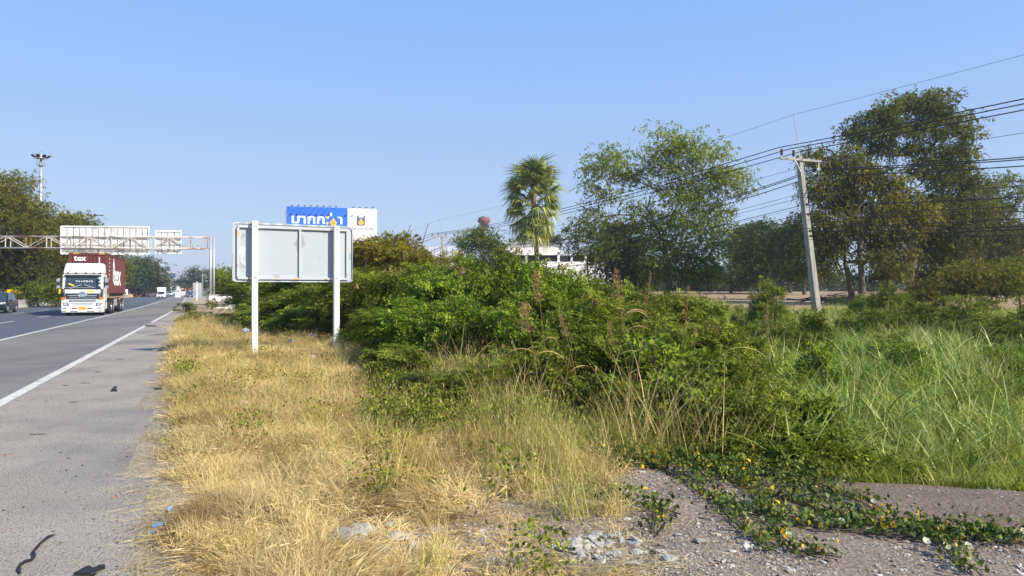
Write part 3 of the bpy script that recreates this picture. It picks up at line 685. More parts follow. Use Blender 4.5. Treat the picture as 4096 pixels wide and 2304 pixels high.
while y < 330:
    a, b = rp(-14.6, y), rp(-14.6, y+2*CS); k = int(y) % 4 == 0
    o = link('plastic_barrier', om[1 if k else 0], None, (a+b)/2); o.rotation_euler = (0, 0, math.atan2(-(b-a).x, (b-a).y))
    tag(o, ('white' if k else 'orange')+' plastic water barrier in the row beyond the lorry', 'barrier', ('white' if k else 'orange')+' plastic barriers along the median'); y += 2.05*CS

# ---------------------------------------------------------------- small roadside furniture
def yellow_sign():
    p = P(56, 1166, 79); t = thing('direction_sign', 'yellow rectangular sign behind the concrete barrier and the navy car', 'sign', (p.x, 79, 0), R(15))
    B('yellow').box(-.65, .65, -.02, .02, 1.22, 1.86).obj('sign_panel', t)
    B('white').box(.42, .5, .02, .1, -.1, 1.8).obj('post', t); B('white').box(-.5, -.42, .02, .1, -.1, 1.8).obj('post', t)
    for z, s in ((1.72, .10), (1.58, .10), (1.44, .15)): link('lettering', text_mesh('ไหล่ทาง' if s > .12 else 'งานก่อสร้างทาง', s, 'ink', .002, .003), t, (0, -.026, z), (R(90), 0, 0))
yellow_sign()
def leaning_board():
    Y = 150; p = P(789, 1166, Y); z = gz(p.x, Y)
    t = thing('notice_board', 'rust streaked white board in two halves behind a white post', 'sign', (p.x, Y, z), R(4))
    B('sheet_peel', 'frame_rust').box(-.82, .85, -.03, .03, 1.75, 3.4, 1).obj('board', t); B('sheet_peel').box(-.78, .9, -.03, .03, .35, 1.72).obj('board', t)
    for x in (-.7, .75): B('steel').box(x-.04, x+.04, .04, .12, -.3, 3.4).obj('leg', t)
    Y = 138; p = P(788, 1166, Y); t = thing('marker_post', 'slim white post standing in front of the rusty board', 'post', (p.x, Y, gz(p.x, Y)))
    B('post_white').box(-.09, .09, -.07, .07, -.3, 3.45).obj('post', t); B('steel').box(-.1, .1, -.08, .08, 3.45, 3.5).obj('cap', t)
leaning_board()
def stall():
    Y = 205; p = P(752, 1166, Y); z = gz(p.x, Y)
    t = thing('roadside_stall', 'small roadside stall with orange awning under the far tree', 'stall', (p.x, Y, z))
    B('orange').hexa([(.6, -1.8, 2.3), (2.8, -1.8, 2.9), (2.8, .2, 3.2), (.6, .2, 2.6)], [(.6, -1.8, 2.36), (2.8, -1.8, 2.96), (2.8, .2, 3.26), (.6, .2, 2.66)]).obj('awning', t)
    for x in (-1.1, 2.7):
        for y in (-1.7, .9): B('steel').tube([(x, y, -.2), (x, y, 2.6)], .05, 6).obj('pole', t)
    B('wall_white').box(-3.6, -1.4, 0, 1.5, 0, 1.7).obj('counter', t)
stall()
def block():
    Y = 71.5; a = P(836, 1166, Y); b = P(942, 1166, Y+1.2)
    t = thing('whitewashed_block', 'whitewashed concrete block overgrown by dry vines beside the gantry post', 'wall', (a.x, Y, 0), math.atan2(b.y-a.y, b.x-a.x))
    L = (b-a).length
    B('kiln_white').box(0, L, 0, 1.3, -.3, 1.28).obj('block', t, bevel=.03); B('concrete').box(-.05, L+.05, -.05, 1.35, 1.282, 1.36).obj('coping', t)
block()
def small_kiosk():
    p = rp(-16.5, 215); t = thing('sign_trailer', 'small white cabin on the median behind the white pickup', 'cabin', p, ANG)
    B('white').box(-.9, .9, 0, 2, .9, 2.3).obj('body', t); B('glass').box(-.6, .6, -.03, .0, 1.0, 1.5).obj('window', t); B('white').box(-.95, .95, -.3, 2.1, .1, .85).obj('base', t)
small_kiosk()

# ---------------------------------------------------------------- poles and cables
PD = Vector((-.409, 1, 0)); PP = Vector((.9256, .3785, 0))
pole_base = [Vector((43.7, -20, 0)), Vector((18.5, 45, -.35)), Vector((-9.3, 110, .9)), Vector((-38, 180, 1.2))]
LEAN = Vector((-.122, -.02, 0))
AZ = [9.65, 9.55, 9.66, 9.8]
def top_at(i, z, off=0.):
    b = pole_base[i]; p = b+LEAN*(z-b.z)*(1 if i in (1, 2) else .3)+PP*off; p.z = z; return p
def upole(i, label):
    b = pole_base[i]; t = thing('utility_pole', label, 'utility pole', b, 0, 'concrete power poles beside the field')
    rel = lambda p: p-b; H = AZ[i]+.25
    vs = []; bo = B('pole_concrete')
    a0, a1 = rel(top_at(i, b.z-1)), rel(top_at(i, H)); w0, w1 = .215, .14
    r = Matrix.Rotation(math.atan2(PP.y, PP.x), 3, 'Z')
    sq = [Vector((-1, -1, 0)), Vector((1, -1, 0)), Vector((1, 1, 0)), Vector((-1, 1, 0))]
    bo.hexa([a0+r @ q*w0 for q in sq], [a1+r @ q*w1 for q in sq]); bo.obj('shaft', t, bevel=.015)
    az = AZ[i]; c = rel(top_at(i, az)); f = Vector((PP.y, -PP.x, 0))*.17
    B('pole_concrete').beam(c+f-PP*1.62, c+f+PP*1.5, .12, .13).obj('crossarm', t)
    B('post_white').beam(c+f*1.5-PP*.55-Vector((0, 0, .06)), rel(top_at(i, az-.75))+f*.8-PP*.1, .035, .035).obj('brace', t)
    for o_ in (-1.5, -.6, .58):
        p = c+f+PP*o_; q = B('insulator', 'steel')
        q.tube([p+Vector((0, 0, -.14)), p+Vector((0, 0, .175))], .028, 8, 1)
        for k in range(5): z = .17+k*.075; q.tube([p+Vector((0, 0, z)), p+Vector((0, 0, z+.03)), p+Vector((0, 0, z+.07))], [.055, .10, .05], 10, 0)
        q.obj('insulator', t)
    s0 = rel(top_at(i, H-.5))+f*.4; s1 = rel(top_at(i, 12.35))
    B('steel').beam(s0, s1, .05, .05).obj('lightning_spike', t)
    p = c+f+PP*1.35; q = B('post_white'); q.tube([p-Vector((0, 0, .08)), p-Vector((0, 0, 1.0))], .025, 6); q.cbox(p-Vector((0, 0, .5)), (.2, .14, .16)); q.obj('bracket', t)
    for z in (5.0, 5.3, 6.3, 6.9): q = rel(top_at(i, z))+f*.85; B('black').cbox(q, (.3, .1, .1)).obj('cable_clamp', t)
upole(1, 'near leaning concrete power pole rising from the tall grass')
upole(2, 'farther leaning concrete power pole behind the thicket, left of the small tree')
cables = [('shield_wire', 0, 12.3, .6, .010, 'thin_cable', 'thin top wire strung between the pole spikes'),
          ('power_cable', -1.5, 10.2, .75, 0.028, 'cable', 'top left black power cable on the pole insulators'),
          ('power_cable', -.6, 10.2, .75, 0.028, 'cable', 'middle black power cable on the pole insulators'),
          ('power_cable', .58, 10.2, .75, 0.028, 'cable', 'right black power cable on the pole insulators'),
          ('neutral_wire', 1.45, 9.5, .95, .012, 'thin_cable', 'thin wire just under the crossarm'),
          ('power_cable', 1.3, 9.12, 2.05, 0.028, 'cable', 'upper cable of the three hung below the crossarm'),
          ('power_cable', 1.3, 9.02, 2.05, 0.028, 'cable', 'second cable of the three hung below the crossarm'),
          ('power_cable', 1.25, 8.72, 2.05, 0.028, 'cable', 'lowest cable of the three hung below the crossarm'),
          ('telephone_cable', -.15, 7.55, 1.5, 0.013, 'cable', 'upper of two thin cables halfway up the pole'),
          ('telephone_cable', -.15, 7.3, 1.45, 0.013, 'cable', 'lower of two thin cables halfway up the pole'),
          ('telephone_cable', -.15, 6.85, 1.5, 0.019, 'cable', 'thick cable under the two thin ones on the pole'),
          ('telephone_cable', -.15, 6.7, 1.3, 0.008, 'cable', 'hair thin cable below the thick one on the pole'),
          ('telephone_cable', -.15, 6.3, 1.3, 0.016, 'cable', 'slack dark cable crossing the middle of the pole'),
          ('telephone_cable', -.15, 5.95, 1.1, 0.013, 'cable', 'cable next above the bundle low on the pole'),
          ('telephone_cable', -.15, 5.45, .85, 0.021, 'cable', 'heavy black cable topmost of the low bundle'),
          ('telephone_cable', -.15, 5.25, 1.05, 0.017, 'cable', 'second cable of the low bundle on the pole'),
          ('telephone_cable', -.15, 4.95, .8, 0.021, 'cable', 'heavy lowest but one cable on the pole'),
          ('telephone_cable', -.15, 4.8, .95, 0.016, 'cable', 'lowest cable clamped to the leaning pole')]
for nm, off, z, sag, r, m, lb in cables:
    pts = []
    for i in (0, 1, 2):
        z0 = z+(0 if i < 2 else (-.05)); z1 = z-.05 if i == 1 else z+(.25 if i == 2 else 0)
        a = top_at(i, z0, off); b = top_at(i+1, z1, off); S_ = sag*(1 if i else 1.15)
        for k in range(24 + (i == 2)):
            t = k/24; p = a.lerp(b, t); p.z -= 4*S_*t*(1-t); pts.append(p)
    tag(B(m).tube(pts, r, 5).obj(nm), lb, 'cable', 'cables strung along the power poles')
a = top_at(1, 6.3)+Vector((.15, 0, 0)); b = P(3530, 1166, 56); b.z = gz(b.x, 56)
tag(B('cable').tube([a, b], .009, 5).obj('guy_wire'), 'thin stay wire slanting from the near pole down to the field', 'cable')
p = P(810, 1166, 240); t = thing('utility_pole', 'distant grey pole behind the rusty notice board', 'utility pole', (p.x, 240, gz(p.x, 240)))
B('pole_concrete').tube([(0, 0, -.4), (0, 0, 7.4)], [.16, .11], 8).obj('shaft', t); B('steel').tube([(0, 0, 7.1), (1.6, 0, 5.9)], .04, 5).obj('lamp_arm', t); B('lamp_glass').cbox((1.3, 0, 2.9+2.1), (.5, .3, .4)).obj('meter_box', t)

# ---------------------------------------------------------------- factory, sheds and water tower
def shed():
    Y = 128; a = P(2016, 1166, Y); t = thing('factory_building', 'white factory building with a stained gable behind the palm', 'building', (a.x, Y, 0), R(4))
    k = Y/F; zg = EYE+.3
    z = lambda v: EYE+(1166-v)*k
    X = lambda u: (u-2016)*k
    B('wall_white').box(X(2016), X(2480), 0, 18, 0, z(1046)).obj('wall', t)
    B('dark_open').box(X(2016)+.1, X(2480)-.1, .35, 18, z(1046), z(1020)).obj('window_band', t)
    B('wall_white').box(X(2010), X(2236), -.15, 17, z(1020), z(990)).obj('parapet', t)
    B('wall_grey').box(X(2236)+.02, X(2340), .4, 17, z(1020), z(1000)).obj('parapet', t)
    for u in (2020, 2056, 2107, 2145, 2236, 2290, 2345, 2400, 2450): B('wall_white').box(X(u)-.2, X(u)+.2, .05, .5, z(1046), z(1020)).obj('column', t)
    g = B('gable'); g.prism([(X(2022), z(990)), (X(2022), z(978)), (X(2085), z(953)), (X(2250), z(986)), (X(2250), z(990))], .5, .7, axis='y')
    g.obj('gable', t)
    for i in range(34):
        x = X(2024)+i*(X(2246)-X(2024))/34; zt = z(978)+(x-X(2022))/(X(2085)-X(2022))*(z(953)-z(978)) if x < X(2085) else z(953)+(x-X(2085))/(X(2250)-X(2085))*(z(986)-z(953))
        B('gable').box(x, x+.07, .44, .5, z(990), zt-.06).obj('seam', t)
    r = B('roof_sheet'); r.hexa([(X(2085), .3, z(953)+.02), (X(2256), .3, z(986)+.02), (X(2310), 22, z(962)), (X(2150), 22, z(953))], [(X(2085), .3, z(953)+.14), (X(2256), .3, z(986)+.14), (X(2310), 22, z(962)+.12), (X(2150), 22, z(953)+.12)])
    r.hexa([(X(2016), .3, z(980)+.02), (X(2085), .3, z(953)+.02), (X(2150), 22, z(953)), (X(2080), 22, z(975))], [(X(2016), .3, z(980)+.14), (X(2085), .3, z(953)+.14), (X(2150), 22, z(953)+.12), (X(2080), 22, z(975)+.12)])
    r.obj('roof', t)
    for i in range(10):
        zz = z(1140)+i*.5; B('roof_sheet').box(X(2370), X(2480), -.05, -.01, zz, zz+.08).obj('louvre', t)
    # neighbouring grey shed
    Y2 = 140; a2 = P(1700, 1166, Y2); t2 = thing('factory_shed', 'pale grey clad shed behind the farther power pole', 'building', (a2.x, Y2, 0), 0); k2 = Y2/F
    z2 = lambda v: EYE+(1166-v)*k2
    X2 = lambda u: (u-1700)*k2
    B('wall_grey').hexa([(X2(1690), 0, z2(1036)), (X2(1850), 0, z2(1036)), (X2(1850), 14, z2(1036)), (X2(1690), 14, z2(1036))], [(X2(1690), 0, z2(988)), (X2(1850), 0, z2(983)), (X2(1850), 14, z2(983)), (X2(1690), 14, z2(988))]).obj('upper_wall', t2)
    for i in range(8): B('thin_cable').box(X2(1712)+i*1.15, X2(1712)+i*1.15+.06, -.05, -.005, z2(1033), z2(989)).obj('seam', t2)
    B('wall_white').box(X2(1690)+.2, X2(1850)-.2, .3, 13, 0, z2(1037)).obj('lower_wall', t2)
    B('dark_open').box(X2(1738), X2(1780), .2, .29, 0, z2(1050)).obj('door', t2)
shed()
def tower():
    p = P(1936, 1166, 250); k = 250/F; z = lambda v: EYE+(1166-v)*k
    t = thing('water_tower', 'brown champagne shaped water tower behind the small tree', 'water tower', (p.x, 250, 0))
    pr = [(1.0, 0), (1.0, z(935)), (1.25, z(918)), (1.25, z(905)), (2.2, z(896)), (4.45, z(884)), (4.4, z(874)), (3.6, z(869)), (.3, z(869))]
    B('brown_tank').tube([(0, 0, 0), (0, 0, z(918))], [.62, .62], 16).obj('stem', t)
    vs = []; n = 12
    pr = [(.65, z(925)), (.75, z(908)), (1.1, z(899)), (2.1, z(888)), (2.12, z(880)), (1.7, z(870)), (1.6, z(869))]
    B('brown_tank').tube([(0, 0, q[1]) for q in pr], [q[0] for q in pr], n).obj('tank', t)
    B('brown_tank').cyl((-.3, 0, z(867)), .4, 1.2*.4, 'z', 8).obj('hatch', t)
    B('thin_cable').tube([(.8, 0, z(870)), (.8, 0, z(857))], .05, 4).obj('lightning_rod', t)
tower()
for (u0, u1, v0, v1, Y, m, lb) in ((706, 722, 1132, 1160, 760, 'wall_grey', 'tiny pale blue warehouse at the far end of the road'), (690, 708, 1136, 1160, 700, 'wall_white', 'tiny white building under the far gantry'), (722, 742, 1140, 1162, 640, 'wall_grey', 'tiny grey roofed building left of the far trees')):
    a = P(u0, v0, Y); b = P(u1, v1, Y); t = thing('warehouse', lb, 'building', (a.x, Y, 0)); W = b.x-a.x
    B(m).box(0, W, 0, 20, 0, a.z-1).obj('wall', t); B('roof_sheet').prism([(-.3, a.z-1.2), (W*.5, a.z+.3), (W+.3, a.z-1.2)], -.5, 20.5, axis='y').obj('roof', t)
# ================================================================ vegetation
def leafmat(name, cols, rough=.6, trans=.3, spec=.15, noise=.15, nscale=.9):
    return mat(name, cols[0], rough, tint=list(cols[1:]), trans=trans, spec=spec, noise=noise, nscale=nscale)
M['lf_green'] = leafmat('mid_green_leaves', [(.05, .075, .008), (.14, .18, .015), (.26, .30, .03)])
M['lf_bright'] = leafmat('bright_vine_leaves', [(.055, .09, .007), (.175, .245, .016), (.40, .46, .05)], rough=.4)
M['lf_dark'] = leafmat('dark_green_leaves', [(.026, .038, .007), (.065, .088, .013), (.125, .15, .022)])
M['lf_olive'] = leafmat('olive_brown_leaves', [(.042, .047, .008), (.135, .135, .015), (.29, .25, .026)])
M['lf_olive2'] = leafmat('olive_green_leaves', [(.040, .047, .008), (.118, .130, .014), (.24, .235, .026)])
M['lf_yellow'] = leafmat('yellowing_leaves', [(.09, .10, .012), (.22, .20, .020), (.44, .27, .035)])
M['lf_light'] = leafmat('light_feathery_leaves', [(.065, .09, .009), (.18, .225, .02), (.36, .40, .045)])
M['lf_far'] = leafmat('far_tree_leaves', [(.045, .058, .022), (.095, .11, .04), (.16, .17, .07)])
M['pod'] = mat('seed_pods', (.13, .08, .02), .6, tint=[(.30, .17, .06), (.40, .27, .10)], trans=.15)
M['straw'] = mat('straw', (.40, .27, .095), .6, tint=[(.68, .50, .20), (.90, .72, .37)], trans=.25, noise=.2, nscale=.8,
                 patch=[((.27, .18, .075), .7, .52, .66), ((.42, .36, .14), .32, .56, .70)])
M['straw_brown'] = mat('brown_dead_grass', (.24, .15, .055), .7, tint=[(.46, .31, .115), (.68, .49, .20)], trans=.2, noise=.2, nscale=.8)
M['grass_yg'] = mat('yellow_green_grass', (.20, .21, .035), .55, tint=[(.48, .43, .11), (.78, .66, .27)], trans=.3, noise=.2, nscale=1.1)
M['grass_green'] = mat('green_grass', (.05, .10, .008), .45, tint=[(.25, .34, .026), (.60, .60, .10)], trans=.35, noise=.2, nscale=.6, spec=.15)
M['grass_pale'] = mat('pale_broad_grass', (.08, .14, .02), .4, tint=[(.30, .42, .07), (.74, .76, .28)], trans=.3, noise=.15, nscale=.6, spec=.18)
M['reed_dry'] = mat('dry_reed_leaf', (.34, .20, .10), .6, tint=[(.52, .35, .16), (.34, .34, .09)], trans=.25)
M['plume'] = mat('reed_plume', (.30, .15, .08), .8, tint=[(.45, .27, .15)], trans=.3)
M['palm_leaf'] = mat('palm_frond', (.06, .09, .02), .4, tint=[(.20, .25, .05), (.52, .50, .15)], trans=.2, spec=.3)
M['palm_dead'] = mat('dead_palm_frond', (.22, .13, .06), .7, tint=[(.40, .26, .12)], trans=.1)
M['creeper'] = mat('creeper_leaves', (.035, .065, .012), .7, tint=[(.085, .125, .02), (.22, .25, .04)], trans=.2, spec=.3, noise=.2, nscale=2)
M['creeper_yellow'] = mat('yellow_creeper_leaves', (.55, .28, .02), .5, tint=[(.75, .52, .04)], trans=.25)
M['petal'] = mat('cream_petals', (.82, .82, .60), .5, trans=.3)

def tri_mesh(name, v, f, tint, mats, mi=None):
    """v (n,3), f (m,3), tint (n,)"""
    me = bpy.data.meshes.new(name); n, m = len(v), len(f)
    me.vertices.add(n); me.vertices.foreach_set('co', np.ascontiguousarray(v, 'f').ravel())
    me.loops.add(3*m); me.loops.foreach_set('vertex_index', np.ascontiguousarray(f, 'i').ravel())
    me.polygons.add(m); me.polygons.foreach_set('loop_start', np.arange(0, 3*m, 3, dtype='i'))
    if mi is not None: me.polygons.foreach_set('material_index', np.ascontiguousarray(mi, 'i'))
    a = me.attributes.new('tint', 'FLOAT', 'POINT'); a.data.foreach_set('value', np.ascontiguousarray(tint, 'f'))
    for x in mats: me.materials.append(M[x])
    me.update(calc_edges=True); return me
def unit(a): return a/np.maximum(np.linalg.norm(a, axis=-1, keepdims=True), 1e-9)
def leaves(pos, dirs, L, W, tint, fold=.25, up=None, rg=rng):
    """folded rhombic leaves: pos (n,3) base, dirs (n,3) long axis"""
    n = len(pos); d = unit(dirs); r = unit(rg.normal(size=(n, 3))+(0 if up is None else np.array(up)))
    s = unit(np.cross(d, r)); nn = np.cross(s, d); L = np.broadcast_to(L, n)[:, None]; W = np.broadcast_to(W, n)[:, None]
    v = np.empty((n, 4, 3)); v[:, 0] = pos; v[:, 1] = pos+d*L*.45+s*W*.5+nn*W*fold; v[:, 2] = pos+d*L; v[:, 3] = pos+d*L*.45-s*W*.5+nn*W*fold
    i = np.arange(n)[:, None]*4; f = np.concatenate([i+[0, 1, 2], i+[0, 2, 3]])
    return v.reshape(-1, 3), f, np.repeat(tint, 4)
def join(parts):
    vs, fs, ts = [], [], []; k = 0
    for v, f, t in parts: vs.append(v); fs.append(f+k); ts.append(t); k += len(v)
    return np.concatenate(vs), np.concatenate(fs), np.concatenate(ts)
def blades(base, yaw, H, wd, lean, curl, tint, seg=3, rg=rng):
    """grass blades: base (n,3), height, width, lean and curl"""
    n = len(base); dx = np.cos(yaw); dy = np.sin(yaw); v = np.empty((n, 2*seg+1, 3)); T = np.empty((n, 2*seg+1))
    fa = yaw+rg.uniform(-1, 1, n)+np.pi/2; sx, sy = np.cos(fa), np.sin(fa)
    for k in range(seg+1):
        t = k/seg; out = lean*t+curl*t**2.2; hz = (t-np.minimum(curl, .85)*.45*t**2.6)
        p = base+np.stack([dx*out*H, dy*out*H, hz*H], 1); w = wd*(1-t**1.5)*.5+0*H
        if k < seg: v[:, 2*k] = p+np.stack([sx*w, sy*w, 0*w], 1); v[:, 2*k+1] = p-np.stack([sx*w, sy*w, 0*w], 1); T[:, 2*k] = T[:, 2*k+1] = tint
        else: v[:, 2*k] = p; T[:, 2*k] = np.clip(tint+.1, 0, 1)
    fs = []
    for k in range(seg-1): fs += [[2*k, 2*k+1, 2*k+3], [2*k, 2*k+3, 2*k+2]]
    fs.append([2*seg-2, 2*seg-1, 2*seg]); f = (np.arange(n)[:, None, None]*(2*seg+1)+np.array(fs)[None]).reshape(-1, 3)
    return v.reshape(-1, 3), f, T.ravel()

# ---------------------------------------------------------------- trees
def puff_leaves(blobs, dens, L, W, droop=.5, seed=1, puff=.30, tintbias=0., spread=1.0):
    """blobs: (centre (3), radii (3), tint offset); leaves gathered in puffs spread through each blob"""
    rg = np.random.default_rng(seed); out = []; tips = []
    for c, r, tb in blobs:
        c = np.array(c); r = np.array(r); pr = puff*r.mean()**.5*1.0
        npf = max(4, int(2.1*(r[0]*r[2]+r[0]*r[1]+r[1]*r[2])/(pr*pr)*.30))
        d = unit(rg.normal(size=(npf, 3))); d[:, 2] = d[:, 2]*.9+.1; rad = rg.uniform(.35, 1, npf)**.55
        pc = c+d*r*rad[:, None]; tips += [pc[i] for i in range(0, npf, max(1, npf//7))]
        nl = max(8, int(dens*7.5*r[0]*r[2]*3.14/(.3*L*W)/npf))
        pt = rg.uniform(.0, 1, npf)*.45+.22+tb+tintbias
        kk = 7; nl = max(kk, nl//kk*kk); ns = npf*nl//kk
        o_ = np.repeat(pc, nl//kk, 0)+rg.normal(size=(ns, 3))*np.array([1.15, 1.15, .62])*pr*.78*spread
        sd_ = unit(rg.normal(size=(ns, 3))*[1, 1, .5]+unit(o_-np.repeat(pc, nl//kk, 0))*.8); sl_ = rg.uniform(.35, 1.0, ns)*(2.9*L)
        st = np.linspace(0, 1, kk)[None, :, None]*sl_[:, None, None]
        q = (o_[:, None]+sd_[:, None]*st*.8+np.array([0, 0, -1.])*st*st/(3.2*L)*droop*1.1).reshape(-1, 3)
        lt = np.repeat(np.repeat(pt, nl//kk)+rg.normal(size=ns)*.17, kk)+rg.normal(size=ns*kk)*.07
        dd = rg.normal(size=(npf*nl, 3))*.8+np.array([0, 0, -droop])+np.repeat(sd_, kk, 0)*.6
        out.append(leaves(q, dd, L*rg.uniform(.35, 1.5, npf*nl), W*rg.uniform(.5, 1.4, npf*nl), np.clip(lt, 0, 1), rg=rg))
    return join(out), tips
def limb(bo, a, b, r0, r1, rg, sag=.12, n=5, sides=6):
    a = Vector(a); b = Vector(b); L = (b-a).length; pts = []; o = Vector(rg.normal(size=3))*L*.07
    for k in range(n+1):
        t = k/n; p = a.lerp(b, t)+o*math.sin(math.pi*t); p.z += L*sag*math.sin(math.pi*t)*.6; p += Vector(rg.normal(size=3))*L*.012*(0 < t < 1); pts.append(p)
    bo.tube(pts, [r0+(r1-r0)*k/n for k in range(n+1)], sides); return pts
def tree(name, label, Y, base, blobs, leafm, L=.24, W=.1, tr=.3, seed=1, dens=.44, droop=.5, cat='tree', group=None, scale=1., origin=(0, 0), depth=1., bark='bark', tintbias=0., forks=None, puff=.62, spread=1., grow=1.18):
    """blobs traced as (u, v, ru, rv[, tint offset[, dY]]); scale/origin map crop pixels to the photograph's pixels"""
    k = Y/F; rg = np.random.default_rng(seed); cv = lambda u, v: (u/scale+origin[0], v/scale+origin[1])
    bu, bv = cv(*base[:2]); bx = (bu-2048)*k; bz = gz(bx, Y) if Y < 3000 else 0
    t = thing(name, label, cat, (bx, Y, bz), 0, group)
    bl = []
    for q in blobs:
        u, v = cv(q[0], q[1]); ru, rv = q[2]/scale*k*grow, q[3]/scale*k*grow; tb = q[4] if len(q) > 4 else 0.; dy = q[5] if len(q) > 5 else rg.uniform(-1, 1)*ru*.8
        y = Y+dy; bl.append((((u-2048)/F*y-bx, dy, EYE+(1166-v)/F*y-bz), (ru, (ru+rv)/2*depth*1.1, rv), tb))
    (v, f, ti), tips = puff_leaves(bl, dens, L, W, droop, seed, puff, tintbias, spread)
    link('crown', tri_mesh('crown', v, f, ti, [leafm]), t)
    zs = [b[0][2] for b in bl]; fork = forks or .38; top = Vector((rg.uniform(-.3, .3), 0, max(1.2, min(zs)*.5+max(zs)*fork*.5)))
    bo = B(bark); tk = limb(bo, (0, 0, -.4), top, tr, tr*.62, rg, 0, 5, 9); bo.obj('trunk', t)
    lb = B(bark); order = sorted(range(len(bl)), key=lambda i: (Vector(bl[i][0])-top).length); par = {}; done = []
    for i in order:
        c = Vector(bl[i][0]); best = (c-top).length*1.15 if not done else 1e9; pj = None
        for j in [None]+done:
            q = top if j is None else Vector(bl[j][0]); cost = (c-q).length+.22*(q-top).length+(2. if q.z > c.z+.5 else 0)
            if cost < best or pj is None and j is None: best = min(best, cost) if j is None else cost; pj = j
        par[i] = pj; done.append(i)
    sub = {i: 1 for i in done}
    for i in reversed(done):
        if par[i] is not None: sub[par[i]] += sub[i]
    for i in done:
        c, r, tb = bl[i]; c = Vector(c); st = top if par[i] is None else Vector(bl[par[i]][0])
        ra_ = tr*.62*min(1, (sub[i]/len(bl))**.5*1.1); mid = limb(lb, st, c, ra_, ra_*.75, rg, .12)
        near = [p for p in tips if abs(p[0]-c.x) < r[0]*1.05 and abs(p[2]-c.z) < r[2]*1.05][:5]
        for p in near: limb(lb, mid[4], p, min(ra_*.5, tr*.10), tr*.03, rg, .05, 3, 4)
    lb.obj('limbs', t); return t

C1 = dict(scale=2.8622, origin=(0, 850)); C6 = dict(scale=1.8111, origin=(2300, 450)); C7 = dict(scale=1.5255, origin=(3000, 350))
# left of the road
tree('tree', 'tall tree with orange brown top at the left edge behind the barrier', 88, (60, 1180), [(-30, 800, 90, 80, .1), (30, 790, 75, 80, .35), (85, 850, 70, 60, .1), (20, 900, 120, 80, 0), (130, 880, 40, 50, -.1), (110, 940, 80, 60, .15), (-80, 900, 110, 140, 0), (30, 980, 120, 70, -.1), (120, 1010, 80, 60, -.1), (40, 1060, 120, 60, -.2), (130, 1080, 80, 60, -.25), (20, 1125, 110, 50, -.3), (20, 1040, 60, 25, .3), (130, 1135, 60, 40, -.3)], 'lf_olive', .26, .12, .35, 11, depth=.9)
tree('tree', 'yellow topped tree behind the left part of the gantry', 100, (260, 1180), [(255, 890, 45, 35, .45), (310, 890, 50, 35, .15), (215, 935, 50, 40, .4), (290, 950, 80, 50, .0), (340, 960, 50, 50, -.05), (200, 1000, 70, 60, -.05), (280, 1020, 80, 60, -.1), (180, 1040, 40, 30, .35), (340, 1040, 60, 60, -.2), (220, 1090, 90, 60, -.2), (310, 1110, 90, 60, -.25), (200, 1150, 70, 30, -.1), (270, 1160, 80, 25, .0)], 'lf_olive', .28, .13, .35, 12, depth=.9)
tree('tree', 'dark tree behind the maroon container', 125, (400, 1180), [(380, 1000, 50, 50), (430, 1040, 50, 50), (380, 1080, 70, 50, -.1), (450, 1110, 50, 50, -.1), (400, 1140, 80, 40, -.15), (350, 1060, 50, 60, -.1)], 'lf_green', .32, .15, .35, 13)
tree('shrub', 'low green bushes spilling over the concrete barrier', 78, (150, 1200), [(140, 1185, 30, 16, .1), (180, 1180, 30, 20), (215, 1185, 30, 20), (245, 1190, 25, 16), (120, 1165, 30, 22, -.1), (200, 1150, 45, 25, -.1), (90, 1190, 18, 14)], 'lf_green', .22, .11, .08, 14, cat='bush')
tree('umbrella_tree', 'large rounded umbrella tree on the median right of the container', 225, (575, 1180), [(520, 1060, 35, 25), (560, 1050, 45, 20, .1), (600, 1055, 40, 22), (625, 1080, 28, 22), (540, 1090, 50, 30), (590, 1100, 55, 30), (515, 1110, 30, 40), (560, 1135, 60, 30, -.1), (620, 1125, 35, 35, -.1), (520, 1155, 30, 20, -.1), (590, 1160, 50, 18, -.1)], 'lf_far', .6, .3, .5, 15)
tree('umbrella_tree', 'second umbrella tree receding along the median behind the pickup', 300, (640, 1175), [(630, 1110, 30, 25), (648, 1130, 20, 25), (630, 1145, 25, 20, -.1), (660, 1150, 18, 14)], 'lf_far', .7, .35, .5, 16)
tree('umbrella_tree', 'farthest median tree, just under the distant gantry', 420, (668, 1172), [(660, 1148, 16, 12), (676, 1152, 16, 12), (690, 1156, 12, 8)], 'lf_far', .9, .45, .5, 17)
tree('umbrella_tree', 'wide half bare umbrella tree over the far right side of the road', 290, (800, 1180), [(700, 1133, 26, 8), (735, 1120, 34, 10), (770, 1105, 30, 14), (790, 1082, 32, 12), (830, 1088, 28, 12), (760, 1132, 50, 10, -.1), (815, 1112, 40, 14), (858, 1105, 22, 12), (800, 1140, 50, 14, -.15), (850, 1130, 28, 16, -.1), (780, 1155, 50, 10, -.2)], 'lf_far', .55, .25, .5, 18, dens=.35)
tree('tree', 'leafy green tree left of the road sign behind the whitewashed block', 92, (925, 1190), [(890, 1120, 35, 28, .15), (930, 1105, 40, 30, .1), (970, 1120, 40, 36), (1010, 1130, 50, 40), (880, 1150, 30, 22), (930, 1150, 50, 26), (990, 1165, 60, 24, -.1), (910, 1172, 50, 14, -.1)], 'lf_green', .26, .13, .2, 19, tintbias=.1)
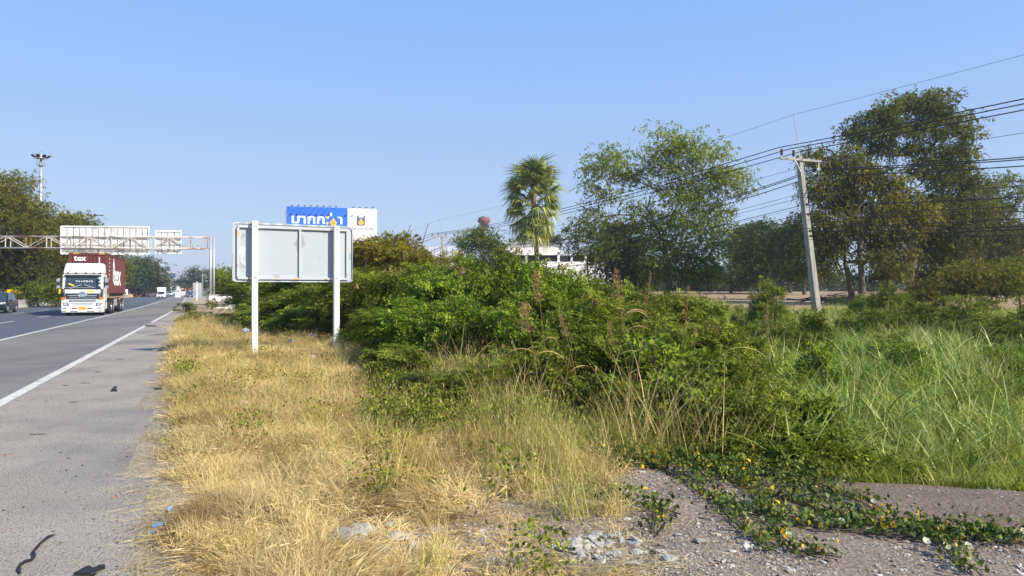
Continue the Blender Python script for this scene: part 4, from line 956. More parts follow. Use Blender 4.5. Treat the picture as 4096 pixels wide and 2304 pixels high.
# middle
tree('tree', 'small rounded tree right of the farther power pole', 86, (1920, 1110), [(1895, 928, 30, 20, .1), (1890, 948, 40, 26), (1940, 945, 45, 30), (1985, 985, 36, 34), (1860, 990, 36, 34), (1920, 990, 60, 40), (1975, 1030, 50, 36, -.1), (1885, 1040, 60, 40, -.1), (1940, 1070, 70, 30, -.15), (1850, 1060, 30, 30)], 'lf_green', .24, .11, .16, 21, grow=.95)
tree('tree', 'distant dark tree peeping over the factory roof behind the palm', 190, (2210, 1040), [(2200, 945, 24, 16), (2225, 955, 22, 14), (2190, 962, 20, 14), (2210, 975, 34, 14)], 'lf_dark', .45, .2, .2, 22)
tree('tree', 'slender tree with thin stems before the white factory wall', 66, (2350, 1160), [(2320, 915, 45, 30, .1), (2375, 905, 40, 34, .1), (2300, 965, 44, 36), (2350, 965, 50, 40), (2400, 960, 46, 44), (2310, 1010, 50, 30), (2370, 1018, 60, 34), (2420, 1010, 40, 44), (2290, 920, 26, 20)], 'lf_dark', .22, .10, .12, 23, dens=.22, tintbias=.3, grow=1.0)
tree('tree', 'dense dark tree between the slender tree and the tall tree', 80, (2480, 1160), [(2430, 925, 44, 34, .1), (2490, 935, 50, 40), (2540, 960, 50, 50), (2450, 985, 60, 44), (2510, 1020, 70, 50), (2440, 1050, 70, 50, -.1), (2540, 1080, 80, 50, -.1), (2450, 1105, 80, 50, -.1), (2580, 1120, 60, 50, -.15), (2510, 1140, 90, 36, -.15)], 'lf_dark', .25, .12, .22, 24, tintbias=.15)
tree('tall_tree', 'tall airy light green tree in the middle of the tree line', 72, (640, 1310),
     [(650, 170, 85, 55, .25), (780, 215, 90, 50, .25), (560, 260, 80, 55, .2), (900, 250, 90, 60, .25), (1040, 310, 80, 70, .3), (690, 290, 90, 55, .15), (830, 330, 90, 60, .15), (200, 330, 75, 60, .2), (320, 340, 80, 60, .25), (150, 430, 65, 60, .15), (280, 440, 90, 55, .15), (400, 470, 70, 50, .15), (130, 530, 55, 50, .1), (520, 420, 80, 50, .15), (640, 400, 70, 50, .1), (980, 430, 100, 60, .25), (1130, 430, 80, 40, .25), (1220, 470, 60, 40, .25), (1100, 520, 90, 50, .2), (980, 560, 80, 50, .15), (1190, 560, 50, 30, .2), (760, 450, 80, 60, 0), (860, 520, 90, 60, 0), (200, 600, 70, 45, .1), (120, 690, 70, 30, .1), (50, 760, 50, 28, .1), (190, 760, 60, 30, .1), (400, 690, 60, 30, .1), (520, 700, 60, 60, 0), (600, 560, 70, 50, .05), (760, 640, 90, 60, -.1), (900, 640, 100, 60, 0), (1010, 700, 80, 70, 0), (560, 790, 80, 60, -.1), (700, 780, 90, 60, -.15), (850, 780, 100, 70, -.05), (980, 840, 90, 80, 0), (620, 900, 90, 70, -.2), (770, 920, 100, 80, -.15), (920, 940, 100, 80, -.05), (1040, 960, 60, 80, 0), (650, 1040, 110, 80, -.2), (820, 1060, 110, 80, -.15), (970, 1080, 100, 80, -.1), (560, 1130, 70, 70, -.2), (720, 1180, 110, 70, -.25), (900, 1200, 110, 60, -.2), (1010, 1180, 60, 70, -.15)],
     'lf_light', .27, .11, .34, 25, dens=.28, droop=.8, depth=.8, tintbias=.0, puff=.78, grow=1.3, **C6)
for i, (bs, bb) in enumerate(((((1190, 900, 70, 50), (1260, 870, 50, 40, .1), (1230, 960, 90, 60), (1160, 1000, 50, 70), (1290, 1000, 60, 80, -.1), (1210, 1070, 100, 70), (1170, 1140, 60, 60, -.1), (1270, 1160, 90, 60, -.1), (1210, 1210, 80, 40, -.15)), (1130, 1310)),
                              (((1370, 830, 60, 40, .1), (1420, 880, 70, 50), (1340, 910, 60, 60), (1400, 970, 90, 70), (1450, 1020, 60, 70, -.1), (1360, 1050, 70, 70), (1420, 1110, 90, 60, -.15), (1350, 1150, 60, 60, -.2)), (1340, 1270)),
                              (((1540, 820, 60, 40, .1), (1590, 870, 60, 60), (1500, 890, 60, 60), (1560, 960, 90, 70), (1500, 1020, 60, 80, -.1), (1600, 1040, 80, 80, -.1), (1540, 1120, 100, 70, -.15), (1620, 1170, 80, 60, -.2)), (1560, 1250)))):
    tree('tree', ('rounded blue green tree with a short trunk standing on bare dirt', 'middle one of the dark trees lined up behind the dirt field', 'dark tree of the far row next to the leaning pole')[i], (100, 112, 106)[i], bb, bs, 'lf_dark', .3, .14, .28, 30+i, tintbias=(.3, .1, .1)[i], **C6)
# right
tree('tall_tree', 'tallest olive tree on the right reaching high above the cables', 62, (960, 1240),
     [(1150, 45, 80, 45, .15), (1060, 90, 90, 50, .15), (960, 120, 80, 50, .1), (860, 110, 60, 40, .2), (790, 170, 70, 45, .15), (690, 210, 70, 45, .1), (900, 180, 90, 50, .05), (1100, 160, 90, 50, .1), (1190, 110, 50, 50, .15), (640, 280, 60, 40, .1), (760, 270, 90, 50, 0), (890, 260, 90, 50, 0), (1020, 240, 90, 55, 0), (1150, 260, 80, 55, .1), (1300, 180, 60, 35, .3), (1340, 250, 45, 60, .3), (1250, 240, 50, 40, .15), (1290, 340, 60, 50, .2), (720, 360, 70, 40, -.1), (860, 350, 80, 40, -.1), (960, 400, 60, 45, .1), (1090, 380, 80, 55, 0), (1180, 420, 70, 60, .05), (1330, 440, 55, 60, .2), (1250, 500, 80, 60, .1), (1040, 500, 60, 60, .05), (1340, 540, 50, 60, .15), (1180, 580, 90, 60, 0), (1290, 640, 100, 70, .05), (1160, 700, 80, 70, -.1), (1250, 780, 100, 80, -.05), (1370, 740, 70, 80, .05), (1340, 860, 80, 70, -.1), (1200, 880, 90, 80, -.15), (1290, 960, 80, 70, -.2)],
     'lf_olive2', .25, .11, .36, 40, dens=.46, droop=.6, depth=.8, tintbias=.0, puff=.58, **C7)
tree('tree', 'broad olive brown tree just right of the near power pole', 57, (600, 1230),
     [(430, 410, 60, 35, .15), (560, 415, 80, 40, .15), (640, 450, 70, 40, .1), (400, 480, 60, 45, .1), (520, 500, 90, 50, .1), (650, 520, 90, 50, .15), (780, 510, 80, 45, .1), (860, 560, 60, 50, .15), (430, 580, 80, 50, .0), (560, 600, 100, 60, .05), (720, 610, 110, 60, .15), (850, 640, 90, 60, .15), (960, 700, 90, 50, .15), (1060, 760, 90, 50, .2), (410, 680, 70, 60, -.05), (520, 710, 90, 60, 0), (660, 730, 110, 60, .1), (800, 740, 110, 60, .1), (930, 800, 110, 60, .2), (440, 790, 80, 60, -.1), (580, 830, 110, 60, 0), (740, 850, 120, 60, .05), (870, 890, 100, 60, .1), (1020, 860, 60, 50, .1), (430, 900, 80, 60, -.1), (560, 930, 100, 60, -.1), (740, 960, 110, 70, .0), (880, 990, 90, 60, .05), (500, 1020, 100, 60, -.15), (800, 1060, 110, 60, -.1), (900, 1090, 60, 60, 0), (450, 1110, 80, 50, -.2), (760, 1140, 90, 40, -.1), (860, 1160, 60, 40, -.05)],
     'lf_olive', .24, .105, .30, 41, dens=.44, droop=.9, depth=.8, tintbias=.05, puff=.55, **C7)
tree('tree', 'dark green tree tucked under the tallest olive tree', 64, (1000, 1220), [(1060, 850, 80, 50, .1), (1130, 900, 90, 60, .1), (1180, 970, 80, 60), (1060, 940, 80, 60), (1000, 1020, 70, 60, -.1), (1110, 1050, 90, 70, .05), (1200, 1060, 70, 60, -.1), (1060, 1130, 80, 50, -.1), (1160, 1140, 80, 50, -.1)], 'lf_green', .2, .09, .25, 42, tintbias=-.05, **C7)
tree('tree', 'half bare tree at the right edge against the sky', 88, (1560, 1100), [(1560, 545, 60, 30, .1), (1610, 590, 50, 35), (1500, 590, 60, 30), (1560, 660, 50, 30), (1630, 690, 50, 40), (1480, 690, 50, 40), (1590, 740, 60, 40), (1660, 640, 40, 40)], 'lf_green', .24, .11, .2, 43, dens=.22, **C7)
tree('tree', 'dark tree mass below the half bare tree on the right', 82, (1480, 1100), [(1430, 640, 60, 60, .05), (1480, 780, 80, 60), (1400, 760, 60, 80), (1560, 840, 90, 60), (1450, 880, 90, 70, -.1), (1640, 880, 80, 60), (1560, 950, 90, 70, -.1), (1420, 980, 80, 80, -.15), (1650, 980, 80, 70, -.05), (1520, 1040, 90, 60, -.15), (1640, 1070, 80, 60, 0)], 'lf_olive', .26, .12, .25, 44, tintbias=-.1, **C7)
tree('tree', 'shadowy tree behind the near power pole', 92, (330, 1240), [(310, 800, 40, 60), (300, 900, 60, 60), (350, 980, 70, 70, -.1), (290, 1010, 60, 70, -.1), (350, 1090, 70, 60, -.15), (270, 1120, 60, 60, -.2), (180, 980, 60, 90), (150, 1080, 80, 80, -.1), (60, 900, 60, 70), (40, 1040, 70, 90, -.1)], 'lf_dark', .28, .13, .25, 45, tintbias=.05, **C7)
for i, (u, v, ru, rv, lb) in enumerate(((3860, 1110, 70, 46, 'left end of the olive scrub bank at the right edge'), (3960, 1095, 70, 48, 'middle of the olive scrub bank at the right edge'), (4060, 1085, 70, 60, 'right end of the olive scrub bank, tallest part'), (3700, 1150, 44, 34, 'low scrub clump at the foot of the tallest olive tree'))):
    tree('scrub', lb, 46, (u, 1190), [(u-ru*.5, v, ru*.6, rv*.7, .1), (u+ru*.4, v-rv*.2, ru*.6, rv*.7, .15), (u, v+rv*.5, ru, rv*.8), (u-ru*.6, v+rv, ru*.5, rv*.7, -.1), (u+ru*.5, v+rv, ru*.6, rv*.7, 0)], ('lf_olive', 'lf_olive', 'lf_green', 'lf_olive')[i], .14, .06, .08, 60+i, cat='bush', tintbias=.15)
# bare palm-like stump trunk
p = P(3448, 1166, 56); t = thing('bare_trunk', 'tall bare palm trunk in front of the olive brown tree', 'tree', (p.x, 56, gz(p.x, 56)))
B('bark').tube([(0, 0, -.3), (-.02, 0, .4), (.0, 0, 1.6), (-.14, 0, 4), (-.12, 0, 6.3)], [.42, .34, .24, .19, .17], 10).obj('trunk', t)
v, f, ti = leaves(rng.normal(size=(160, 3))*[.22, .22, .5]+[-.12, 0, 6.4], rng.normal(size=(160, 3))*.4+[0, 0, -1], .7, .07, rng.uniform(0, 1, 160)); link('dead_fronds', tri_mesh('dead_fronds', v, f, ti, ['palm_dead']), t)

# a far wood closing the horizon behind everything
def far_wood():
    parts = []
    for (u0, u1, Y, vt) in ((930, 1800, 330, 1120), (2300, 4500, 190, 1090), (4000, 6200, 90, 900), (-1800, 0, 120, 950)):
        n = int((u1-u0)/F*Y/5)+1
        for i in range(n):
            u = u0+(u1-u0)*i/n; h = EYE+(1166-vt)/F*Y; x = (u-2048)/F*Y; rr = rng.uniform(.8, 1.15)
            parts.append(((x, Y+rng.uniform(-6, 6), h*.45), (4, 4, h*.55*rr), rng.uniform(-.1, .1)))
    (v, f, ti), _ = puff_leaves(parts, .5, .6, .3, .3, 5, .9); me = tri_mesh('far_wood', v, f, ti, ['lf_dark'])
    tag(link('far_wood', me), 'distant dark belt of woodland closing the view behind the trees', 'woodland', kind='stuff')
far_wood()

# ---------------------------------------------------------------- toddy palm
def fan_frond(seed, dead=False):
    rg = np.random.default_rng(seed); L = 1.15; n = 34; Rr = 1.3; vs = []; fs = []; ts = []
    def quad(a, b, c, d, t): k = len(vs); vs.extend([a, b, c, d]); fs.extend([(k, k+1, k+2), (k, k+2, k+3)]); ts.extend([t]*4)
    w = .045
    for a, b in ((0, .5), (.5, 1)):
        z0, z1 = -.12*(a*L)**2, -.12*(b*L)**2
        quad((a*L, -w, z0), (a*L, w, z0), (b*L, w*.7, z1), (b*L, -w*.7, z1), .9); quad((a*L, 0, z0-w), (a*L, 0, z0+w*.3), (b*L, 0, z1+w*.3), (b*L, 0, z1-w), .6)
    span = 2.55 if not dead else 1.3; hub = np.array((L, 0, -.12*L*L))
    for i in range(n):
        th = -span+2*span*(i+.5)/n; dt = span/n*1.02; r = Rr*(1-.28*(abs(th)/span)**2)*rg.uniform(.9, 1.06)
        d = lambda t, rr, z: hub+np.array((math.cos(t)*rr, math.sin(t)*rr*(1 if not dead else .5), z))
        droop = -.22*(r*.6)**2-.16*abs(math.sin(th)); tip = -.55*r*r*rg.uniform(.5, 1.3)-.2*abs(math.sin(th))
        t0 = float(np.clip(.45+.3*math.sin(i*1.9)+rg.normal()*.15, 0, 1)); pl = .05
        quad(d(th-dt, .0, 0), d(th, .02, pl*.3), d(th, r*.62, droop+pl), d(th-dt, r*.60, droop), t0)
        quad(d(th, .02, pl*.3), d(th+dt, .0, 0), d(th+dt, r*.60, droop), d(th, r*.62, droop+pl), min(1, t0+.15))
        k = len(vs); vs.extend([d(th-dt*.85, r*.60, droop), d(th+dt*.85, r*.60, droop), d(th+rg.normal()*.02, r, tip)]); fs.append((k, k+1, k+2)); ts.extend([t0, t0, min(1, t0+.3)])
    return tri_mesh('frond', np.array(vs), np.array(fs), np.array(ts), ['palm_dead' if dead else 'palm_leaf'])
def palm():
    Y = 65; p = P(2150, 1166, Y); g = gz(p.x, Y); t = thing('toddy_palm', 'tall toddy palm with a shaggy column of fan leaves before the factory', 'palm', (p.x, Y, g)); k = Y/F
    z = lambda v: EYE+(1166-v)*k-g; X = lambda u: (u-2150)*k
    B('palm_bark').tube([(X(2152), 0, -.3), (X(2150), 0, z(1060)), (X(2142), 0, z(950)), (X(2134), 0, z(850)), (X(2134), 0, z(730))], [.27, .21, .19, .17, .2], 14).obj('trunk', t)
    B('palm_dead').tube([(X(2134), -.02, z(850)), (X(2134), -.02, z(790)), (X(2134), -.02, z(715))], [.18, .25, .22], 10).obj('fibre_sheath', t)
    ms = [fan_frond(s) for s in (1, 2, 3, 4)]; dm = fan_frond(9, True); rg = np.random.default_rng(3)
    N = 40
    for i in range(N):
        q = i/(N-1); el = R(82-128*q**.85); az = i*2.399+rg.uniform(-.2, .2); h = z(735)-q*(z(735)-z(690)*.0-z(850))*.9 if False else z(738)-q*(z(738)-z(885))
        m = ms[i % 4]
        o = link('frond', m, t, (X(2134)+.12*math.cos(az), .12*math.sin(az), h)); o.rotation_euler = Euler((rg.uniform(-.5, .5), -el, az), 'XYZ'); s = rg.uniform(1.05, 1.3)*(1-.05*max(0, q-.75)*4); o.scale = (s, s, s)
    for i in range(6):
        az = i*1.05+.3; o = link('dead_frond', dm, t, (X(2136), 0, z(880)+rg.uniform(-.3, .6))); o.rotation_euler = Euler((0, R(78), az), 'XYZ'); o.scale = (.7, .7, .7)
palm()

# ---------------------------------------------------------------- shrubs of the thicket
def sprig(rg, kind):
    """a compound leaf pointing along +x, length 1"""
    if kind == 'feather':
        n = 9; xs = np.linspace(.12, 1, n); pos = []; d = []; L = []
        for s in (-1, 1):
            for x in xs: pos.append((x, 0, -.25*x*x)); d.append((.45, s, -.12)); L.append(.36*(1-.55*abs(x-.5)))
        pos.append((1, 0, -.25)); d.append((1, 0, -.3)); L.append(.3)
        return np.array(pos), np.array(d), np.array(L), .27
    n = 3; pos = []; d = []; L = []
    for x in (.25, .6, .95):
        for s in (-1, 1): pos.append((x, 0, -.2*x*x)); d.append((.5, s, -.2)); L.append(.42)
    return np.array(pos), np.array(d), np.array(L), .62
def shrub_mesh(seed, kind, nspr=620, ls=.17, flat=1.0, pods=0.):
    """dome of radius 1 and height 2, made of arching leafy sprays"""
    rg = np.random.default_rng(seed); npuff = 26; d = unit(rg.normal(size=(npuff, 3))); d[:, 2] = np.abs(d[:, 2])
    pc = d*np.array([.78, .78, 1.35])*rg.uniform(.55, 1, npuff)[:, None]**.6+np.array([0, 0, .35]); pr = rg.uniform(.20, .36, npuff); pt = rg.uniform(0, .5, npuff)
    i = rg.integers(0, npuff, nspr); dv = unit(rg.normal(size=(nspr, 3))+np.array([0, 0, .35])+d[i]*.8); base = pc[i]+dv*pr[i][:, None]*rg.uniform(.2, 1, nspr)[:, None]
    low = base[:, 2] < 0; base[low, 2] *= -.3
    P0, D0, L0, wr = sprig(rg, kind); m = len(P0)
    yaw = np.arctan2(dv[:, 1], dv[:, 0])+rg.normal(size=nspr)*.7; pit = rg.uniform(-.7, .6, nspr); roll = rg.normal(size=nspr)*.5; sc = ls*rg.uniform(.65, 1.3, nspr)
    X = np.stack([np.cos(yaw)*np.cos(pit), np.sin(yaw)*np.cos(pit), np.sin(pit)], 1); Z0 = np.array([0, 0, 1.])+rg.normal(size=(nspr, 3))*.55; Yv = unit(np.cross(Z0, X)); Zv = np.cross(X, Yv)
    Mx = np.stack([X, Yv, Zv], 1)                       # rows
    pos = base[:, None]+np.einsum('mk,nkj->nmj', P0, Mx)*sc[:, None, None]; dd = np.einsum('mk,nkj->nmj', D0, Mx)
    tint = np.clip(np.repeat(pt[i]+rg.normal(size=nspr)*.12+.22, m)+rg.normal(size=nspr*m)*.08, 0, 1)
    Lx = (L0[None]*sc[:, None]).ravel()
    up = np.repeat(Zv, m, 0)
    v, f, ti = leaves(pos.reshape(-1, 3), dd.reshape(-1, 3), Lx, Lx*wr, tint, .12, up*2.2, rg)
    me = tri_mesh('foliage', v, f, ti, ['lf_green']); me.materials.clear()
    n = 46; a = rg.uniform(0, 6.28, n); st = B('bark_dark')
    for k in range(n):
        c = pc[k % npuff]; st.tube([(c[0]*.15, c[1]*.15, -.15), (c[0]*.6+rg.normal()*.05, c[1]*.6, c[2]*.55), tuple(c+rg.normal(size=3)*.18)], [.022, .014, .006], 4)
    sm = st.mesh('stems'); pm = None
    if pods:
        q = int(26*pods); pp = pc[rg.integers(0, npuff, q)]+unit(rg.normal(size=(q, 3))+[0, -.3, .4])*.30; pos = np.repeat(pp, 9, 0)+rg.normal(size=(q*9, 3))*.02
        dd = rg.normal(size=(q*9, 3))*[.45, .45, .2]+[0, 0, -1]; v, f, ti = leaves(pos, dd, .17*rg.uniform(.7, 1.2, q*9), .022, np.repeat(rg.uniform(0, 1, q), 9), .2, rg=rg); pm = tri_mesh('seed_pods', v, f, ti, ['pod'])
    return me, sm, pm
kinds = {}
small = {'F': 'f', 'V': 'v', 'W': 'w'}
for nm, kind, n, ls, pods, ml in (('F', 'feather', 950, .22, 1.0, ('lf_green', 'lf_dark', 'lf_yellow', 'lf_light')), ('V', 'broad', 2000, .15, .0, ('lf_bright', 'lf_green')), ('W', 'broad', 2200, .125, .3, ('lf_green', 'lf_bright', 'lf_light'))):
    for s in range(3):
        kinds[nm, s] = shrub_mesh(100+s+ord(nm), kind, n, ls, 1, pods)
        kinds[small[nm], s] = shrub_mesh(150+s+ord(nm), kind, int(n*.42), ls*1.75, 1, pods*.5)
_cache = {}
def shrub(kind, leafm, x, y, r, ztop, label, name='shrub', base=None, rz=None, group='shrubs of the green thicket'):
    g = gz(x, y) if base is None else base; h = max(.35, ztop-g); k = (small[kind] if r < .8 else kind, int(abs(x*7+y*3)) % 3); me, sm, pm = kinds[k]
    if (k, leafm) not in _cache: c = me.copy(); c.materials.append(M[leafm]); _cache[k, leafm] = c
    t = thing(name, label, 'bush', (x, y, g), 0, group); rz = random.uniform(0, 6.28) if rz is None else rz; sc = (r, r, h/1.62)
    for nm, m in (('foliage', _cache[k, leafm]), ('stems', sm), ('seed_pods', pm)):
        if m:
            o = link(nm, m, t, (0, 0, 0), (0, 0, rz)); o.scale = sc
            if nm != 'foliage': o['kind'] = 'stuff'
LT = lambda u, Y, v: ((u-2048)/F*Y, Y, EYE+(1166-v)/F*Y)
SH = []
# u, Y, v of the top, radius, kind, leaf material
back = [(1065, 46, 1108, 2.0, 'F', 'lf_green'), (1060, 42, 1120, 2.3, 'F', 'lf_green'), (1150, 38, 1080, 2.3, 'F', 'lf_light'), (1250, 37, 1040, 2.5, 'F', 'lf_light'), (1350, 35, 1000, 2.3, 'F', 'lf_light'), (1425, 32, 972, 1.8, 'F', 'lf_yellow'), (1500, 31, 957, 1.8, 'F', 'lf_yellow'), (1575, 30, 960, 1.7, 'F', 'lf_yellow'), (1650, 29, 1012, 1.6, 'F', 'lf_yellow'), (1730, 28, 1080, 1.5, 'F', 'lf_light'), (1800, 26, 1080, 1.4, 'F', 'lf_green'), (1880, 25, 1045, 1.3, 'W', 'lf_bright'), (1965, 24, 1050, 1.3, 'F', 'lf_green'), (2050, 22, 1045, 1.3, 'W', 'lf_green'), (2130, 22, 1035, 1.2, 'F', 'lf_green'), (2210, 21, 1064, 1.2, 'W', 'lf_bright'), (2290, 20, 1125, 1.1, 'F', 'lf_light'), (2370, 20, 1155, 1.0, 'F', 'lf_green'), (2450, 20, 1170, 1., 'W', 'lf_bright'), (2550, 20, 1170, 1.0, 'F', 'lf_green'), (2670, 20, 1195, 1.1, 'F', 'lf_light'), (2790, 19, 1215, 1., 'W', 'lf_light')]
mid = [(1090, 36, 1180, 1.5, 'W', 'lf_light'), (1110, 32, 1165, 1.8, 'W', 'lf_light'), (1220, 29, 1160, 1.8, 'W', 'lf_light'), (1320, 27, 1140, 1.7, 'W', 'lf_light'), (1420, 25, 1090, 1.6, 'F', 'lf_light'), (1520, 23, 1080, 1.4, 'F', 'lf_light'), (1610, 22, 1060, 1.3, 'F', 'lf_light'), (1700, 20, 1095, 1.2, 'V', 'lf_bright'), (1790, 19, 1105, 1.2, 'V', 'lf_bright'), (1880, 18, 1100, 1.2, 'W', 'lf_bright'), (1980, 17, 1110, 1.1, 'V', 'lf_green'), (2080, 16.5, 1105, 1.1, 'V', 'lf_green'), (2180, 16, 1110, 1.1, 'V', 'lf_bright'), (2280, 15.5, 1165, 1.0, 'W', 'lf_bright'), (2380, 15, 1195, 1.0, 'F', 'lf_light'), (2490, 14.5, 1205, 1., 'W', 'lf_green'), (2600, 14, 1235, .9, 'F', 'lf_light'), (2710, 13.5, 1260, .9, 'W', 'lf_light'), (2830, 13, 1300, .85, 'F', 'lf_light'), (2940, 12.5, 1350, .8, 'W', 'lf_light')]
front = [(1080, 29, 1245, 1.3, 'W', 'lf_bright'), (1190, 27, 1245, 1.3, 'W', 'lf_bright'), (1300, 24.5, 1240, 1.2, 'W', 'lf_light'), (1430, 23.5, 1230, 1.1, 'W', 'lf_light'), (1530, 20, 1240, 1.0, 'W', 'lf_light'), (1570, 17.5, 1240, 1., 'F', 'lf_green'), (1660, 16.5, 1220, .95, 'V', 'lf_bright'), (1760, 15.5, 1215, .95, 'V', 'lf_bright'), (1860, 14.5, 1230, .9, 'V', 'lf_bright'), (1950, 13.7, 1280, .85, 'V', 'lf_green'), (2050, 13, 1260, .9, 'W', 'lf_bright'), (2150, 12.3, 1290, .8, 'V', 'lf_bright'), (2250, 11.8, 1300, .8, 'V', 'lf_green'), (2340, 11.3, 1330, .75, 'F', 'lf_green'), (2440, 10.8, 1350, .75, 'V', 'lf_green'), (2540, 10.4, 1380, .7, 'W', 'lf_light'), (2640, 10, 1400, .7, 'V', 'lf_bright'), (2740, 9.6, 1430, .7, 'W', 'lf_light'), (2850, 9.3, 1450, .7, 'V', 'lf_green'), (2960, 9, 1490, .6, 'F', 'lf_light'),
         (1700, 14.3, 1390, .6, 'F', 'lf_green'), (1790, 12.6, 1440, .5, 'F', 'lf_green'), (1850, 10.5, 1480, .6, 'W', 'lf_green'), (1760, 11, 1500, .6, 'F', 'lf_dark'), (1930, 10, 1470, .6, 'F', 'lf_green'), (1640, 12.5, 1400, .6, 'W', 'lf_light'), (1560, 14, 1380, .5, 'W', 'lf_light'), (1960, 11, 1410, .6, 'F', 'lf_green'), (2070, 10.6, 1420, .55, 'F', 'lf_green'), (2180, 10.2, 1430, .55, 'V', 'lf_green'), (2420, 9.2, 1520, .5, 'V', 'lf_green'), (2560, 8.7, 1560, .5, 'V', 'lf_green'), (2680, 8.4, 1540, .5, 'V', 'lf_bright'), (2790, 8.2, 1510, .5, 'V', 'lf_light'), (2740, 7.7, 1660, .42, 'V', 'lf_green'), (2860, 7.7, 1600, .45, 'V', 'lf_bright'), (2980, 7.6, 1600, .45, 'W', 'lf_green'), (3080, 7.5, 1650, .45, 'V', 'lf_green'), (2930, 7.1, 1760, .34, 'V', 'lf_green'), (3180, 7.3, 1700, .42, 'F', 'lf_light'), (3300, 7.2, 1720, .42, 'W', 'lf_light'), (3240, 7.9, 1620, .45, 'V', 'lf_green'), (3430, 7.1, 1800, .35, 'F', 'lf_green'), (3600, 7.0, 1850, .3, 'V', 'lf_light'), (3180, 6.95, 1780, .3, 'V', 'lf_green')]
spots = {'lf_yellow': 'yellowing', 'lf_light': 'light green', 'lf_green': 'mid green', 'lf_bright': 'bright glossy green', 'lf_dark': 'dark'}
tex = {'F': 'podded feathery shrub', 'V': 'vine smothered shrub', 'W': 'small leaved shrub'}
def where(u):
    for lim, w_ in ((1000, 'left of the road sign'), (1330, 'below the road sign panel'), (1505, 'in front of the billboard'), (1700, 'just right of the billboard'), (1850, 'under the farther power pole'), (2040, 'under the small rounded tree'), (2260, 'in front of the toddy palm'), (2480, 'in front of the white factory wall'), (2800, 'among the dry reeds'), (3120, 'between reeds and near power pole'), (9999, 'beyond the grey mound')):
        if u < lim: return w_
lab = {}
for row, lst in (('back row', back), ('middle row', mid), ('front row', front)):
    for q in lst: lab.setdefault('%s %s, %s %s' % (spots[q[5]], tex[q[4]], row, where(q[0])), []).append(q)
for lb, qs in lab.items():
    qs.sort(key=lambda q: q[0])
    for i, (u, Y, v, r, k, lm) in enumerate(qs):
        x, y, z = LT(u, Y, v); w_ = '' if len(qs) == 1 else ((', left one', ', right one') if len(qs) == 2 else (', leftmost', ', middle one', ', rightmost', ', last one'))[min(i, 3)]
        shrub(k, lm, x, y, r*1.12, z, lb+w_)
for u, Y, v, r, k, lm, lb in ((3560, 34, 1150, 1.2, 'F', 'lf_green', 'dark green feathery bush in the grass right of the near pole'), (3080, 30, 1150, 1.0, 'W', 'lf_light', 'light green small leaved bush left of the near pole'), (3000, 26, 1215, .8, 'W', 'lf_green', 'low bright bush in the field between thicket and near pole'), (3390, 30, 1235, .9, 'W', 'lf_light', 'light bush just right of the near pole'), (3240, 24, 1260, .7, 'V', 'lf_green', 'vine covered clump at the foot of the near pole'), (3290, 15, 1400, .55, 'V', 'lf_bright', 'vine covered clump in the tall grass below the near pole'), (3900, 30, 1180, 1.5, 'W', 'lf_light', 'light feathery bush behind the tall grass near the right edge'), (4080, 26, 1190, 1.2, 'W', 'lf_green', 'green bush at the right edge behind the tall grass'), (3760, 32, 1200, 1.2, 'W', 'lf_light', 'low light green bush between tall grass and right trees'),
                          (745, 58, 1212, 1.0, 'W', 'lf_bright', 'bright green weeds on the verge where the road curves away'), (800, 47, 1262, 1.2, 'W', 'lf_light', 'weedy clump on the verge before the whitewashed block'), (900, 42, 1268, 1.4, 'W', 'lf_light', 'weedy clump left of the road sign'), (700+80, 40, 1262, 1.0, 'W', 'lf_light', 'lowest weedy clump on the verge by the road edge'), (1020, 36, 1240, .8, 'F', 'lf_light', 'pod bearing weeds right of the whitewashed block'), (846, 68, 1195, .5, 'F', 'lf_yellow', 'dry vines over the left end of the whitewashed block'), (942, 69, 1185, .45, 'V', 'lf_green', 'vine hanging on the right end of the whitewashed block')):
    x, y, z = LT(u, Y, v); shrub(k, lm, x, y, r, z, lb, 'bush', group='lone bushes on the verge and in the field')

kk = random.Random(5); n_ = 0
for row, (Y, v0, cnt) in enumerate(((12, 1520, 1), (17, 1400, 2), (23, 1300, 3), (30, 1240, 3), (38, 1210, 4))):
    for i in range(cnt):
        u = (2950+(row < 2)*350+(4180-2950-(row < 2)*350)*(i+.2+.6*kk.random())/cnt); r = kk.uniform(.45, .8)*(1+Y/45); x, y, z = LT(u, Y*kk.uniform(.93, 1.07), v0+kk.uniform(-25, 45)); k_ = kk.choice('FVWW'); lm = kk.choice(('lf_light', 'lf_green', 'lf_light', 'lf_bright', 'lf_green'))
        shrub(k_, lm, x, y, r, z, '%s %s %s, %s' % (spots[lm], tex[k_], ('just beyond the mound', 'low in the right field', 'mid right field', 'far right field', 'before the dirt strip')[row], ('leftmost', 'second', 'third', 'fourth', 'fifth', 'sixth', 'seventh', 'last')[min(i, 7)]), 'bush', group='bushes in the right field')

